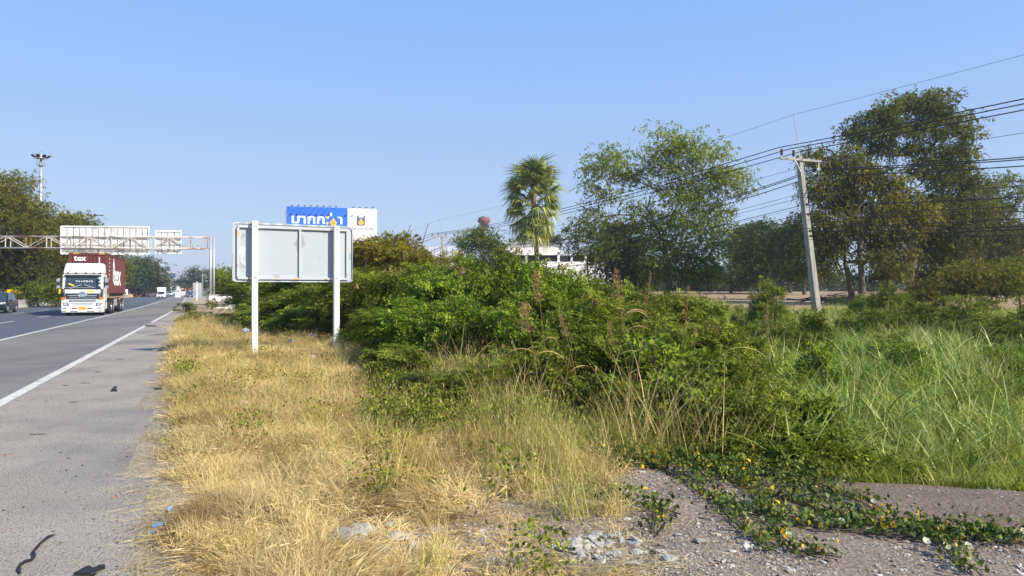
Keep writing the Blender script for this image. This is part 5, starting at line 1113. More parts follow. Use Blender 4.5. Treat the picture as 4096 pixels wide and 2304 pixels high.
# ---------------------------------------------------------------- scattering of uncountable plants
def scatter(name, label, cat, pts, yaw, scl, tilt, protos):
    """one object: points carrying rotation and scale, on which clumps are set"""
    n = len(pts); me = bpy.data.meshes.new(name); me.vertices.add(n); me.vertices.foreach_set('co', np.ascontiguousarray(pts, 'f').ravel())
    r = np.stack([tilt*np.cos(yaw*3.7), tilt*np.sin(yaw*3.7), yaw], 1)
    a = me.attributes.new('turn', 'FLOAT_VECTOR', 'POINT'); a.data.foreach_set('vector', np.ascontiguousarray(r, 'f').ravel())
    a = me.attributes.new('size', 'FLOAT_VECTOR', 'POINT'); a.data.foreach_set('vector', np.ascontiguousarray(np.broadcast_to(scl[:, None] if scl.ndim == 1 else scl, (n, 3)), 'f').ravel())
    a = me.attributes.new('pick', 'INT', 'POINT'); a.data.foreach_set('value', np.ascontiguousarray(rng.integers(0, len(protos), n), 'i'))
    o = link(name, me); tag(o, label, cat, kind='stuff')
    col = bpy.data.collections.new(name+'_clumps')
    for i, m in enumerate(protos): q = bpy.data.objects.new(name+'_clump', m); col.objects.link(q)
    ng = bpy.data.node_groups.new(name, 'GeometryNodeTree'); ng.interface.new_socket('Geometry', in_out='INPUT', socket_type='NodeSocketGeometry'); ng.interface.new_socket('Geometry', in_out='OUTPUT', socket_type='NodeSocketGeometry')
    N = ng.nodes; gi = N.new('NodeGroupInput'); go = N.new('NodeGroupOutput'); ip = N.new('GeometryNodeInstanceOnPoints'); ci = N.new('GeometryNodeCollectionInfo'); ci.inputs['Collection'].default_value = col
    ci.inputs['Separate Children'].default_value = True; ci.inputs['Reset Children'].default_value = True
    def at(nm, ty): x = N.new('GeometryNodeInputNamedAttribute'); x.data_type = ty; x.inputs['Name'].default_value = nm; return x.outputs['Attribute']
    l = ng.links; l.new(gi.outputs[0], ip.inputs['Points']); l.new(ci.outputs[0], ip.inputs['Instance']); ip.inputs['Pick Instance'].default_value = True
    l.new(at('pick', 'INT'), ip.inputs['Instance Index']); l.new(at('turn', 'FLOAT_VECTOR'), ip.inputs['Rotation']); l.new(at('size', 'FLOAT_VECTOR'), ip.inputs['Scale']); l.new(ip.outputs[0], go.inputs[0])
    mo = o.modifiers.new('clumps', 'NODES'); mo.node_group = ng; return o
def clump(seed, material, n, rad, h, wd, lean, curl, seg=3, flat=0., heads=0., tsd=.28, comb=0.):
    rg = np.random.default_rng(seed); a = rg.uniform(0, 6.28, n); r = rad*np.sqrt(rg.uniform(0, 1, n)); base = np.stack([r*np.cos(a), r*np.sin(a), np.zeros(n)-.01], 1)
    yaw = rg.uniform(0, 6.28, n) if not comb else rg.normal(0, comb, n); H = h*rg.uniform(.45, 1.1, n); ti = np.clip(rg.normal(.5, tsd, n), 0, 1)
    parts = [blades(base, yaw, H, wd*rg.uniform(.6, 1.2, n), lean*rg.uniform(.2, 1.6, n), curl*rg.uniform(.2, 1.4, n), ti, seg, rg)]
    if flat:
        m = int(n*flat); p = rg.uniform(-rad*1.6, rad*1.6, (m, 3)); p[:, 2] = rg.uniform(.005, .05, m); d = rg.normal(size=(m, 3)); d[:, 2] *= .18; d[:, 0] += 1.2*(comb > 0)
        parts.append(leaves(p, d, h*.8*rg.uniform(.4, 1.1, m), wd*1.3, np.clip(rg.normal(.6, .25, m), 0, 1), .1, [0, 0, 3.], rg))
    if heads:
        m = int(n*heads); q = np.stack([np.cos(yaw[:m]), np.sin(yaw[:m]), 0*yaw[:m]], 1)*(lean*.9+curl*.9)*H[:m, None]*.7+base[:m]+[0, 0, 1]*(H[:m, None]*.85)
        parts.append(leaves(q, rg.normal(size=(m, 3))*.3+[0, 0, 1], .045, .008, np.clip(rg.normal(.4, .2, m), 0, 1), .2, rg=rg))
    v, f, ti = join(parts); return tri_mesh(name_ok(material), v, f, ti, [material])
def name_ok(m): return {'straw': 'straw_clump'}.get(m, 'grass_clump')
def field(n, umin, umax, y0, y1, test, dens=lambda x, y: 1., power=1.6):
    """random ground points, thinner with distance"""
    out = []; y = y0+(y1-y0)*rng.uniform(0, 1, n)**power; u = rng.uniform(umin, umax, n); x = (u-2048)/F*y; keep = rng.uniform(0, 1, n)
    for i in range(n):
        if test(x[i], y[i]) and keep[i] < dens(x[i], y[i]): out.append((x[i], y[i], gz(x[i], y[i])))
    return np.array(out)
OFF = lambda x, y: (x-float(x1(y)))*CS
def beyond(x, y): return y-float(plateau(x))
def edge_wobble(x, y): return .22*fnoise(y, 0, 1.1, 5)+.18*fnoise(y, 2, 4., 1)
def swirl(p, k=5.5, s=.75): return np.array([k*fnoise(q[0], q[1], s, 31)+2.5*fnoise(q[0], q[1], 2.6, 32) for q in p])+rng.normal(0, .45, len(p))+2.6
# dry straw of the verge
verge = lambda x, y: OFF(x, y) > edge_off(y)+.20+edge_wobble(x, y)*1.3 and beyond(x, y) < .4
bare = lambda x, y: fnoise(x, y, 1.3, 9)+.5*fnoise(x, y, 3., 2)
def dry_dens(x, y):
    d = 1.
    if x > -1.3 and y < 6.6: d = .75 if x < -.45 else (.22 if x < .3 else .05)
    if x > -.3 and y < 7.6: d *= .6
    if in_bare(x, y): return .07
    if y < 6.1 and x > -1.75: d *= .55
    if y > 6.6 and OFF(x, y) > 4: d *= .6
    if bare(x, y) > .08 and y < 6.1 and x > -1.75: d *= .10
    return d
p1 = field(26000, 500, 2500, 3.2, 30, lambda x, y: verge(x, y) and x < 1.0, dry_dens, 1.7)
protos = [clump(200+i, 'straw', 26, .12, .15, .0058, 1.1, .9, 4, 1.7, comb=.75) for i in range(6)]+[clump(206+i, 'straw', 24, .07, .24, .005, .6, .5, 3, .4, comb=1.1) for i in range(2)]+[clump(209, 'straw_brown', 22, .12, .12, .005, .9, .8, 3, 1.5, comb=.8)]
scatter('dry_grass', 'dry straw coloured grass covering the road verge', 'grass', p1, swirl(p1), rng.uniform(.6, 1.35, len(p1))*np.array([1+.8*fnoise(q[0], q[1], 1.1, 41) for q in p1])*np.interp(p1[:, 1], [3, 8, 15, 30], [.9, 1.0, 1.25, 1.5]), rng.uniform(0, .35, len(p1)), protos)
p2 = field(9000, 500, 2400, 4.5, 42, lambda x, y: verge(x, y) and x < .9 and fnoise(x, y, .55, 3) > (-.05 if y > 7.5 else .15), lambda x, y: .25 if y < 7 else (1. if y > 8.5 else .6), 1.2)
protos = [clump(230+i, 'straw_brown', 30, .13, .34, .005, .35, .35, 3, .3, .4) for i in range(3)]+[clump(240+i, 'grass_yg', 22, .13, .32, .006, .35, .35, 3, .1) for i in range(3)]+[clump(244, 'grass_green', 18, .13, .26, .007, .4, .4, 3)]
scatter('brown_grass', 'taller brown and yellow green grass mixed through the verge', 'grass', p2, rng.uniform(0, 6.28, len(p2)), rng.uniform(.6, 1.25, len(p2))*np.interp(p2[:, 1], [4, 10, 20, 40], [.8, 1., 1.25, 1.6]), rng.uniform(0, .2, len(p2)), protos)
# weeds and half green grass between the right post and the thicket
p2c = field(1400, 560, 2200, 4.2, 20, lambda x, y: verge(x, y) and (y > 6.5 or x > -1.2) and fnoise(x, y, 1.4, 51) > .22, lambda x, y: 1., 1.)
p2b = field(9000, 1150, 2300, 8, 26, lambda x, y: verge(x, y) and OFF(x, y) > 3.4+.8*fnoise(y, x, .5, 8) and beyond(x, y) > -6.8+2.5*fnoise(x, y, .6, 2) and x < 1, lambda x, y: .55+.9*fnoise(x, y, .9, 12), 1.1)
def weed_clump(seed, m):
    rg = np.random.default_rng(seed); n = 90; p = rg.normal(size=(n, 3))*[.12, .12, .0]; p[:, 2] = rg.uniform(.03, .32, n)
    v, f, ti = leaves(p, rg.normal(size=(n, 3))+[0, 0, .3], rg.uniform(.03, .06, n), .024, rg.uniform(0, 1, n), .2, [0, 0, 1.2], rg); return tri_mesh('weed_clump', v, f, ti, [m])
protos = [weed_clump(250, 'lf_green'), weed_clump(251, 'lf_light'), weed_clump(252, 'lf_green'), clump(253, 'grass_yg', 16, .13, .45, .006, .3, .3, 4, 0, .5), clump(254, 'grass_green', 16, .13, .36, .008, .4, .5, 3), clump(255, 'straw', 14, .12, .5, .005, .35, .3, 4, .2, .5)]
p2b = np.concatenate([p2b, p2c])
scatter('roadside_weeds', 'leafy weeds and half green grass between the sign and the thicket', 'weeds', p2b, rng.uniform(0, 6.28, len(p2b)), rng.uniform(.6, 1.3, len(p2b)), rng.uniform(0, .25, len(p2b)), protos)
# fine yellow grass standing in the middle
def tall_d(x, y):
    b = beyond(x, y); return 1. if -3.6+.5*fnoise(x, y, .8, 6) < b < 1.0 else 0.
p3 = field(15000, 850, 2480, 4.7, 18, lambda x, y: (tall_d(x, y) > 0 or (y > 6.4 and beyond(x, y) < 1)) and (x > -2.5+.3*fnoise(x, y, 1., 1) or y > 6.6+.8*fnoise(x, y, .7, 2) and fnoise(x, y, 1.2, 17) > -.05) and x < 1.0+.7*fnoise(x, y, 1.3, 3) and y > 5.3+.7*fnoise(x, y, 1.5) and OFF(x, y) > 3.0+.7*fnoise(y, x, .7, 5), lambda x, y: (.28 if beyond(x, y) > -3.4 else .17)*(1.4 if fnoise(x,y,1.6,11)>0 else .6), 1.1)
protos = [clump(260+i, 'grass_yg', 10, .12, .60, .0055, .22, .22, 4, .0, .6) for i in range(5)]+[clump(270+i, 'straw', 9, .12, .66, .005, .28, .18, 4, 0, .6) for i in range(2)]+[clump(272, 'straw_brown', 9, .1, .55, .005, .35, .25, 4, 0, .6), clump(273, 'grass_green', 11, .13, .42, .007, .4, .4, 4), clump(274, 'grass_green', 11, .13, .5, .006, .3, .3, 4), clump(275, 'grass_yg', 10, .12, .60, .0055, .22, .22, 4, .0, .6)]
scatter('tall_yellow_grass', 'fine upright yellow green grass in front of the thicket', 'grass', p3, rng.uniform(0, 6.28, len(p3)), np.stack([rng.uniform(.8, 1.2, len(p3))]*2+[rng.uniform(.45, 1.3, len(p3))*np.clip(1.2-.22*np.abs(p3[:, 0]+.1), .45, 1.2)*np.array([1+.7*fnoise(q[0], q[1], .9, 4) for q in p3])*np.clip((1.2-p3[:, 0])/.8, .3, 1)*np.interp([beyond(q[0], q[1]) for q in p3], [-9, -4.5, -3, 2], [.45, .5, 1, 1.1])*np.clip((p3[:, 1]-4.9)/.9, .35, 1)], 1), rng.uniform(0, .38, len(p3)), protos)
# undergrowth mixing grass into the thicket front
p4 = field(5200, 1350, 3300, 7, 24, lambda x, y: -1.6 < beyond(x, y) < 3.2 and OFF(x, y) > 4.5 and x < 3.2, lambda x, y: .8, 1.1)
protos = [clump(280+i, 'grass_green', 22, .16, .42, .009, .35, .5, 3) for i in range(3)]+[clump(284+i, 'grass_yg', 22, .14, .6, .006, .25, .3, 4) for i in range(2)]
scatter('undergrowth', 'mixed green and yellow undergrowth along the foot of the thicket', 'undergrowth', p4, rng.uniform(0, 6.28, len(p4)), rng.uniform(.6, 1.2, len(p4)), rng.uniform(0, .25, len(p4)), protos)
# dry culms and long stems standing up through the thicket front
p4b = field(2600, 1500, 3500, 7.0, 20, lambda x, y: -1.2 < beyond(x, y) < 4.5 and OFF(x, y) > 5 and x < 4 and fnoise(x, y, .9, 61) > -.1, lambda x, y: .45 if x < .8 else .95, 1.1)
protos = [clump(290+i, m, 6, .25, 1.25, w_, .22, .35, 5, 0, .5) for i, (m, w_) in enumerate((('grass_yg', .010), ('straw', .010), ('straw', .013), ('grass_pale', .015), ('straw_brown', .010)))]
scatter('dry_stems', 'long dry stems and grass blades standing up through the thicket', 'grass', p4b, rng.uniform(0, 6.28, len(p4b)), rng.uniform(.6, 1.25, len(p4b)), rng.uniform(0, .3, len(p4b)), protos)
# tall pale grass of the right field
fld = lambda x, y: beyond(x, y) > .12 and x > .10*y+1.25
p5 = field(12000, 2500, 4500, 6.3, 52, lambda x, y: fld(x, y) and fnoise(x, y, .9, 21) > -.28, lambda x, y: .8, 1.2)
hgt = np.interp(beyond_arr := np.array([q[1]-float(plateau(q[0])) for q in p5]), [0, .8, 2.5, 6, 14, 25, 36, 50], [.38, .55, 1.0, 1.4, 1.55, 1.35, .9, .8])
pat = np.array([fnoise(q[0], q[1], .28, 3) for q in p5])
big = (pat > -.02) & (beyond_arr > 1.4)
protos = [clump(300+i, 'grass_pale', 15, .22, .95, .026, .30, .85, 5, tsd=.38) for i in range(4)]+[clump(305+i, 'grass_green', 16, .2, .9, .022, .28, .8, 5, tsd=.38) for i in range(2)]+[clump(307, 'grass_yg', 15, .2, 1.0, .014, .25, .5, 4)]
q5 = p5[big]; k5 = len(q5)
scatter('tall_field_grass', 'tall arching pale green grass filling the field on the right', 'grass', q5, rng.uniform(0, 6.28, k5), hgt[big]*rng.uniform(.75, 1.25, k5), rng.uniform(0, .3, k5), protos)
q6 = np.concatenate([p5, field(5000, 2500, 4500, 6.2, 40, fld, lambda x, y: 1., 1.5)]); k6 = len(q6)
b6 = np.array([q[1]-float(plateau(q[0])) for q in q6]); h6 = np.interp(b6, [0, .8, 2.5, 6, 14, 40], [.6, .9, 1.5, 1.9, 1.9, 1.5])
protos = [clump(310+i, 'grass_green', 18, .16, .42, .016, .5, .7, 3, tsd=.4) for i in range(4)]+[clump(316+i, 'grass_yg', 16, .16, .42, .010, .45, .5, 3, tsd=.4) for i in range(2)]
scatter('field_grass', 'shorter bright green and yellow grass of the right field', 'grass', q6, rng.uniform(0, 6.28, k6), h6*rng.uniform(.6, 1.2, k6), rng.uniform(0, .35, k6), protos)
# far weeds in front of the trees, and along the road
p7 = np.concatenate([field(6500, 2250, 4600, 28, 64, lambda x, y: beyond(x, y) > 2 and (y < 44+14*fnoise(x, y, .08, 3) or fnoise(x, y, .13, 7) > .25), lambda x, y: 1., 1.)])
protos = [clump(320+i, m, 30, .5, .75, .034, .5, .5, 3) for i, m in enumerate(('grass_yg', 'grass_green', 'grass_pale', 'grass_green', 'grass_yg'))]
scatter('field_weeds', 'scrubby yellow green weeds at the near side of the dirt field', 'grass', p7, rng.uniform(0, 6.28, len(p7)), rng.uniform(.6, 1.6, len(p7)), rng.uniform(0, .3, len(p7)), protos)
def vtest(x, y): o = OFF(x, y); return o > edge_off(y)+.3+.5*fnoise(y, 0, .3) and beyond(x, y) > -4 and o < 16 and not (108 < y < 205 and o < 9)
p8 = field(6500, 640, 1150, 24, 120, vtest, lambda x, y: 1., 1.2)
protos = [clump(330+i, m, 34, .35, .36, .018, .5, .5, 3, .3) for i, m in enumerate(('grass_green', 'grass_yg', 'grass_yg', 'straw_brown', 'grass_green'))]
scatter('verge_weeds', 'green weeds along the far verge beyond the road sign', 'grass', p8, rng.uniform(0, 6.28, len(p8)), rng.uniform(.6, 1.4, len(p8)), rng.uniform(0, .3, len(p8)), protos)
p9 = np.concatenate([np.array([tuple(rp(rng.uniform(-22, -15.3), y)) for y in rng.uniform(30, 200, 1500)]), np.array([tuple(rp(rng.uniform(-40, -22), y)) for y in rng.uniform(60, 260, 900)])])
scatter('median_grass', 'rough grass and weeds behind the concrete barrier', 'grass', p9, rng.uniform(0, 6.28, len(p9)), rng.uniform(.8, 2.2, len(p9)), rng.uniform(0, .3, len(p9)), protos)

# ---------------------------------------------------------------- creeping vine on the gravel
def creeper():
    strands = []
    def G(u, v): Y = EYE*F/(v-1166); return np.array(((u-2048)/F*Y, Y))
    main = [[(2420, 1800), (2600, 1870), (2760, 1930), (2850, 2010), (3000, 2060), (3160, 2090), (3300, 2110), (3450, 2120), (3620, 2150), (3800, 2160), (3960, 2170), (4110, 2190)],
            [(2600, 1790), (2760, 1850), (2900, 1920), (3060, 1980), (3200, 2010), (3330, 2060), (3480, 2090), (3650, 2120), (3820, 2150), (4000, 2170)],
            [(2800, 1830), (2960, 1880), (3120, 1920), (3240, 1960), (3330, 2010)], [(2380, 1790), (2480, 1830), (2560, 1880), (2650, 1890)],
            [(3700, 2150), (3790, 2200), (3830, 2260), (3900, 2310)], [(3080, 2080), (3120, 2180), (3190, 2230), (3350, 2240)], [(2870, 2020), (2950, 2120), (3080, 2230)], [(2330, 2000), (2500, 2010), (2700, 2090)], [(2600, 2040), (2640, 2100), (2600, 2160)], [(3350, 1990), (3420, 2010), (3510, 2050)], [(2900, 1860), (3000, 1960), (3100, 2080)]]
    vs = []; stems = B('bark'); L = []; D = []; T = []
    rg = np.random.default_rng(5)
    for si, s in enumerate(main):
        pts = [G(u, v) for u, v in s]; seg = sum(np.linalg.norm(b-a) for a, b in zip(pts[:-1], pts[1:])); wdt = .085 if si < 2 else (.14 if si == 2 else .05)
        for k in range(5 if si < 3 else 2):
            off = rg.normal(size=(len(pts), 2))*wdt*.6; stems.tube([(p[0]+o[0], p[1]+o[1], gz(*(p+o))+.02) for p, o in zip(pts, off)], .0055, 5, cap=False)
        n = int(seg*(300 if si < 3 else 200))
        for j in range(n):
            t = rg.uniform(0, len(pts)-1.001); i = int(t); p = pts[i]*(1-t+i)+pts[i+1]*(t-i)+rg.normal(size=2)*wdt*(1.0 if si < 3 else 1.)
            L.append((p[0], p[1], gz(p[0], p[1])+abs(rg.normal())*.05+.015))
    # carpet between mound and thicket
    c = field(13000, 2250, 3350, 6.2, 8.4, lambda x, y: -.75+.6*fnoise(x, y, 1.7, 2) < beyond(x, y) < .9 and .35 < x < 3.0 and (x < 2.3 or beyond(x, y) < .3), lambda x, y: .42+.5*fnoise(x, y, 2.5, 14), 1.)
    L = np.concatenate([np.array(L), c+np.stack([0*c[:, 0], 0*c[:, 0], np.abs(rg.normal(size=len(c)))*.09+.02], 1)]); n = len(L)
    yel = np.array([rg.uniform() < (.11 if fnoise(q[0], q[1], 3.2, 71) > .18 else .012) for q in L])
    for nm, sel, m, sz in (('creeping_vine', ~yel, 'creeper', .042), ('yellow_vine_leaves', yel, 'creeper_yellow', .044)):
        q = L[sel]; k = len(q); d = rg.normal(size=(k, 3)); d[:, 2] = np.abs(d[:, 2])*1.3+.2; s_ = sz*rg.uniform(.6, 1.2, k)
        v, f, ti = leaves(q, d, s_, s_*.75, rg.uniform(0, 1, k), .22, [0, 0, 1.6], rg)
        tag(link(nm, tri_mesh(nm, v, f, ti, [m])), ('dark green creeping vine spreading over the grey mound' if sel is not yel else 'scattered yellow and orange leaves among the creeping vine'), 'creeper', kind='stuff')
    tag(stems.obj('vine_runners'), 'thin brown runners of the creeping vine on the gravel', 'creeper', kind='stuff')
creeper()

def flower(u, v, sz):
    Y = EYE*F/(v-1166); x = (u-2048)/F*Y; b_ = B('petal'); vs = [(0, 0, -.01)]; n = 10
    for k in range(n): a = 2*math.pi*k/n; r = sz*(1 if k % 2 else .82); vs.append((r*math.cos(a), r*math.sin(a), .018))
    b_.add(vs, [(0, k+1, (k+1) % n+1) for k in range(n)]); o = b_.obj('flower', None, (x, Y, gz(x, Y)+.05), (R(35), R(10), 0)); return o
for i, (u, v, lb) in enumerate(((3362, 2112, 'on the vine below the grey mound'), (3152, 2180, 'left of the yellow leaves by the gravel'), (3780, 2230, 'biggest of the lower right flowers'), (3700, 2206, 'left neighbour of the biggest lower right flower'), (3868, 2222, 'right neighbour of the biggest lower right flower'), (4090, 2162, 'at the right edge of the picture'), (3488, 2042, 'topmost, at the edge of the grey mound'))):
    tag(flower(u, v, .028), 'cream coloured vine flower '+lb, 'flower', 'cream flowers on the creeping vine')

# ---------------------------------------------------------------- stones and litter
def rock_mesh(seed, m, sub=2):
    rg = np.random.default_rng(seed); bm = bmesh.new(); bmesh.ops.create_icosphere(bm, subdivisions=sub, radius=1); o = Vector(rg.uniform(-9, 9, 3))
    cuts = unit(rg.normal(size=(7, 3))); dd = rg.uniform(.35, .75, 7)
    for v in bm.verts:
        p = v.co.copy()
        for c, d_ in zip(cuts, dd):
            c = Vector(c); s = p.dot(c)-d_
            if s > 0: p -= c*s
        v.co = p*(1+.12*mnoise.noise(p*2+o)); v.co.z *= .62
    me = bpy.data.meshes.new('rock'); bm.to_mesh(me); bm.free(); me.materials.append(M[m]); return me
RM = [rock_mesh(i, 'chunk') for i in range(6)]
GP = lambda u, v: (lambda Y: ((u-2048)/F*Y, Y))(EYE*F/(v-1166))
rock_list = [(1300, 2050, .06, 'pale slab showing through the straw left of centre'), (1400, 2185, .14, 'long flat white slab at the bottom in the straw'), (1590, 2175, .09, 'second flat slab right of the long white one'), (1210, 2045, .05, 'weathered lump between two small pale rocks'), (1135, 2160, .03, 'lowest small stone in the bright straw'), (1660, 2195, .05, 'blocky stone under the tall yellow grass edge'), (1445, 2160, .10, 'flat pale grey rock half buried in straw at the bottom'), (1250, 2010, .05, 'pale rock in the straw left of the tall yellow grass'), (1180, 2000, .035, 'small pale rock left of another in the straw'), (1740, 2140, .06, 'flat rock under the tall yellow grass'), (1560, 2120, .05, 'broken lump right of the flat pale rock'), (1480, 2095, .035, 'small lump above the flat pale rock'), (2710, 2160, .032, 'lone rock in the middle of the gravel'), (3320, 2160, .028, 'white stone under the vine'), (3070, 2000, .04, 'stone among the yellow leaves'), (2090, 2290, .035, 'rock at the bottom edge below the tall grass'), (3140, 2240, .03, 'pale stone at the lower right gravel'), (3820, 2180, .05, 'grey slab beneath the vine on the right'), (2680, 2260, .05, 'angular rock at the bottom centre right')]
for u, v, s, lb in rock_list:
    x, y = GP(u, v); o = link('rock', random.choice(RM), None, (x, y, gz(x, y)+s*.15), (0, 0, random.uniform(0, 6))); o.scale = (s*random.uniform(1, 1.6), s, s*.8); tag(o, lb, 'rock', 'rocks on the ground')
for i in range(170):    # the white rubble patch
    u, v = random.gauss(2440, 115), random.gauss(2205, 36); x, y = GP(u, v); s = random.uniform(.008, .02) if i % 4 else random.uniform(.025, .05)
    o = link('rock', random.choice(RM), None, (x, y, gz(x, y)+s*.02), (random.uniform(-.5, .5), random.uniform(-.4, .4), random.uniform(0, 6))); o.scale = (s*random.uniform(1, 1.9), s*random.uniform(.7, 1.1), s*.8); tag(o, 'white lump in the rubble patch right of the tall yellow grass', 'rock', 'white rubble patch')
def gravel():
    rg = np.random.default_rng(8)
    ps = [rock_mesh(30+i, 'pebble', 1) for i in range(4)]
    for i, m in enumerate(ps):
        a = m.attributes.new('tint', 'FLOAT', 'POINT'); a.data.foreach_set('value', np.full(len(m.vertices), (.15, .4, .65, .95)[i], 'f'))
    pts = field(52000, 900, 4400, 3.2, 7.4, lambda x, y: x > -2.2 and beyond(x, y) < 0 and (x+.1*y > -.9 or bare(x, y) > .2 or in_bare(x, y)), lambda x, y: 1. if in_bare(x, y) else (.25+.75*max(0, min(1, .5+2*fnoise(x, y, 1.4, 8))))*(.10 if (x > 1.9 and y > 4.9) else 1), 1.4)
    pts[:, 2] += .002; n = len(pts); s = np.exp(rg.normal(-5.05, .55, n))
    scatter('gravel', 'loose grey and white gravel over the bare ground', 'gravel', pts, rg.uniform(0, 6.28, n), s, rg.uniform(0, .5, n), ps)
    # straw litter lying on the bare ground and the edge of the asphalt
    q = field(5000, 500, 3300, 3.2, 8.5, lambda x, y: OFF(x, y) > edge_off(y)-.30 and beyond(x, y) < .2, lambda x, y: (1. if OFF(x, y) < 2.9 else (.5 if x < 1 else .10)), 1.5)
    n = len(q); k = 5; pos = np.repeat(q, k, 0)+rg.normal(size=(n*k, 3))*[.08, .08, 0]+[0, 0, .015]; d = rg.normal(size=(n*k, 3)); d[:, 2] *= .08
    v, f, ti = leaves(pos, d, rg.uniform(.05, .22, n*k), .004, rg.uniform(.2, 1, n*k), .1, [0, 0, 4.], rg)
    tag(link('straw_litter', tri_mesh('straw_litter', v, f, ti, ['straw'])), 'broken straw lying on the gravel and the asphalt edge', 'straw', kind='stuff')
gravel()

def flat_piece(name, label, cat, pts, th, m, z=.014, closed=True):
    """irregular flat scrap traced on the ground"""
    g = [GP(u, v) for u, v in pts]; b_ = B(m); b_.prism(g, z, z+th, axis='z'); return tag(b_.obj(name), label, cat)
def strip_piece(name, label, pts, w_, m):
    b_ = B(m); g = [Vector((*GP(u, v), .026)) for u, v in pts]
    g = [g[0]]+[q for q in g[1:]]; b_.tube([q+Vector((0, 0, .006*math.sin(i*1.9))) for i, q in enumerate(g)], [w_*(.35 if i in (0, len(g)-1) else 1) for i in range(len(g))], 6); return tag(b_.obj(name), label, 'rubber strip')
strip_piece('rubber_strip', 'long curled black rubber strip on the asphalt, bottom left', [(222, 2151), (195, 2165), (165, 2185), (140, 2215), (138, 2228), (142, 2238), (130, 2250), (105, 2262), (85, 2275), (76, 2292), (88, 2310)], .009, 'rubber')
flat_piece('tyre_scrap', 'jagged black tyre scrap at the bottom edge beside the curled strip', 'tyre scrap', [(300, 2310), (345, 2285), (360, 2280), (375, 2290), (400, 2278), (422, 2276), (424, 2284), (395, 2296), (380, 2312)], .018, 'rubber')
flat_piece('rubber_scrap', 'small upright black rubber scrap in the middle of the shoulder', 'tyre scrap', [(446, 1570), (456, 1556), (468, 1553), (462, 1565), (470, 1569), (452, 1569)], .03, 'rubber')
flat_piece('rubber_scrap', 'short dark strip at the grass edge', 'tyre scrap', [(618, 1558), (648, 1557), (650, 1563), (620, 1564)], .02, 'rubber')
flat_piece('rubber_strip', 'thin dark strip at the end of the first painted line', 'tyre scrap', [(580, 1303), (622, 1304), (626, 1307), (582, 1307)], .02, 'rubber')
for i, (u, v, w_, lb) in enumerate(((635, 2115, 26, 'longest light blue plastic scrap by the straw edge'), (612, 2148, 14, 'lower light blue plastic scrap by the straw edge'), (682, 2060, 11, 'upper light blue plastic scrap within the straw'))):
    flat_piece('plastic_scrap', lb, 'litter', [(u-w_, v+9), (u-w_*.3, v-6), (u+w_, v-10), (u+w_*.8, v), (u, v+8)], .006, 'blue_scrap', .05 if i == 2 else .03)
def bag(u, v, Y, s, m, label, sx=1.3):
    rg = np.random.default_rng(int(u)); bm = bmesh.new(); bmesh.ops.create_icosphere(bm, subdivisions=3, radius=1); o_ = Vector(rg.uniform(-9, 9, 3))
    for q in bm.verts: q.co *= 1+.55*mnoise.noise(q.co*1.6+o_)+.3*mnoise.noise(q.co*5+o_)
    me = bpy.data.meshes.new('bag'); bm.to_mesh(me); bm.free(); me.materials.append(M[m]); p = P(u, v, Y); o = link('plastic_bag', me, None, p); o.scale = (s*sx, s, s*.75); tag(o, label, 'plastic bag')
bag(1252, 1345, 23.2, .13, 'bag', 'crumpled blue grey plastic bag in the weeds between the sign posts')
bag(1162, 1364, 21.5, .07, 'bag', 'small crumpled bag left of the bigger blue grey bag'); bag(982, 1322, 25, .09, 'bag', 'faint grey bag left of the left sign post')
bag(972, 1618, 10.4, .07, 'bag_white', 'white crumpled bag in the brown grass'); bag(1245, 1430, 17.2, .08, 'bag_white', 'white scrap in the grass near the right sign post')
bag(1278, 1838, 7.0, .045, 'bag', 'torn grey plastic sliver at the edge of the tall grass', 1.8); bag(758, 1216, 60, .26, 'bag', 'pale blue bag in the bright green weeds by the road')
# dark specks and dead leaves on the shoulder
rg = np.random.default_rng(21); q = []
for i in range(230):
    y = 3.3+12*rg.uniform(0, 1)**1.8; o_ = rg.uniform(.1, float(edge_off(y))+.1)-(rg.uniform(0, 2) if i % 5 == 0 else 0); q.append(tuple(rp(o_, y, .016)))
q = np.array(q); d = rg.normal(size=(len(q), 3)); d[:, 2] = .05
v, f, ti = leaves(q, d, rg.uniform(.015, .045, len(q)), rg.uniform(.008, .02, len(q)), rg.uniform(0, 1, len(q)), .3, [0, 0, 3.], rg)
tag(link('road_debris', tri_mesh('road_debris', v[:150*4], f[(f < 600).all(1)], ti[:600], ['rubber'])), 'small dark rubber crumbs scattered on the shoulder', 'debris', kind='stuff')
k = len(v)-600; v2 = v[600:]; f2 = f[(f >= 600).all(1)]-600
tag(link('dead_leaves', tri_mesh('dead_leaves', v2, f2, ti[600:], ['leafbrown'])), 'few orange brown dead leaves scattered on the shoulder', 'dead leaves', kind='stuff')
# brush pile on the dirt field
p = P(3320, 1166, 62); bp = B('bark_dark'); z0 = gz(p.x, 62)
for i in range(60): a = rg.uniform(0, 3.14); c = Vector((p.x+rg.normal()*1.3, 62+rg.normal()*.5, z0+abs(rg.normal())*.18+.05)); d_ = Vector((math.cos(a), math.sin(a)*.5, rg.normal()*.12))*rg.uniform(.3, 1.1); bp.tube([c-d_, c+d_], [.05, .02], 5)
tag(bp.obj('brush_pile'), 'heap of cut branches lying on the dirt field by the near pole', 'brush pile', kind='stuff')

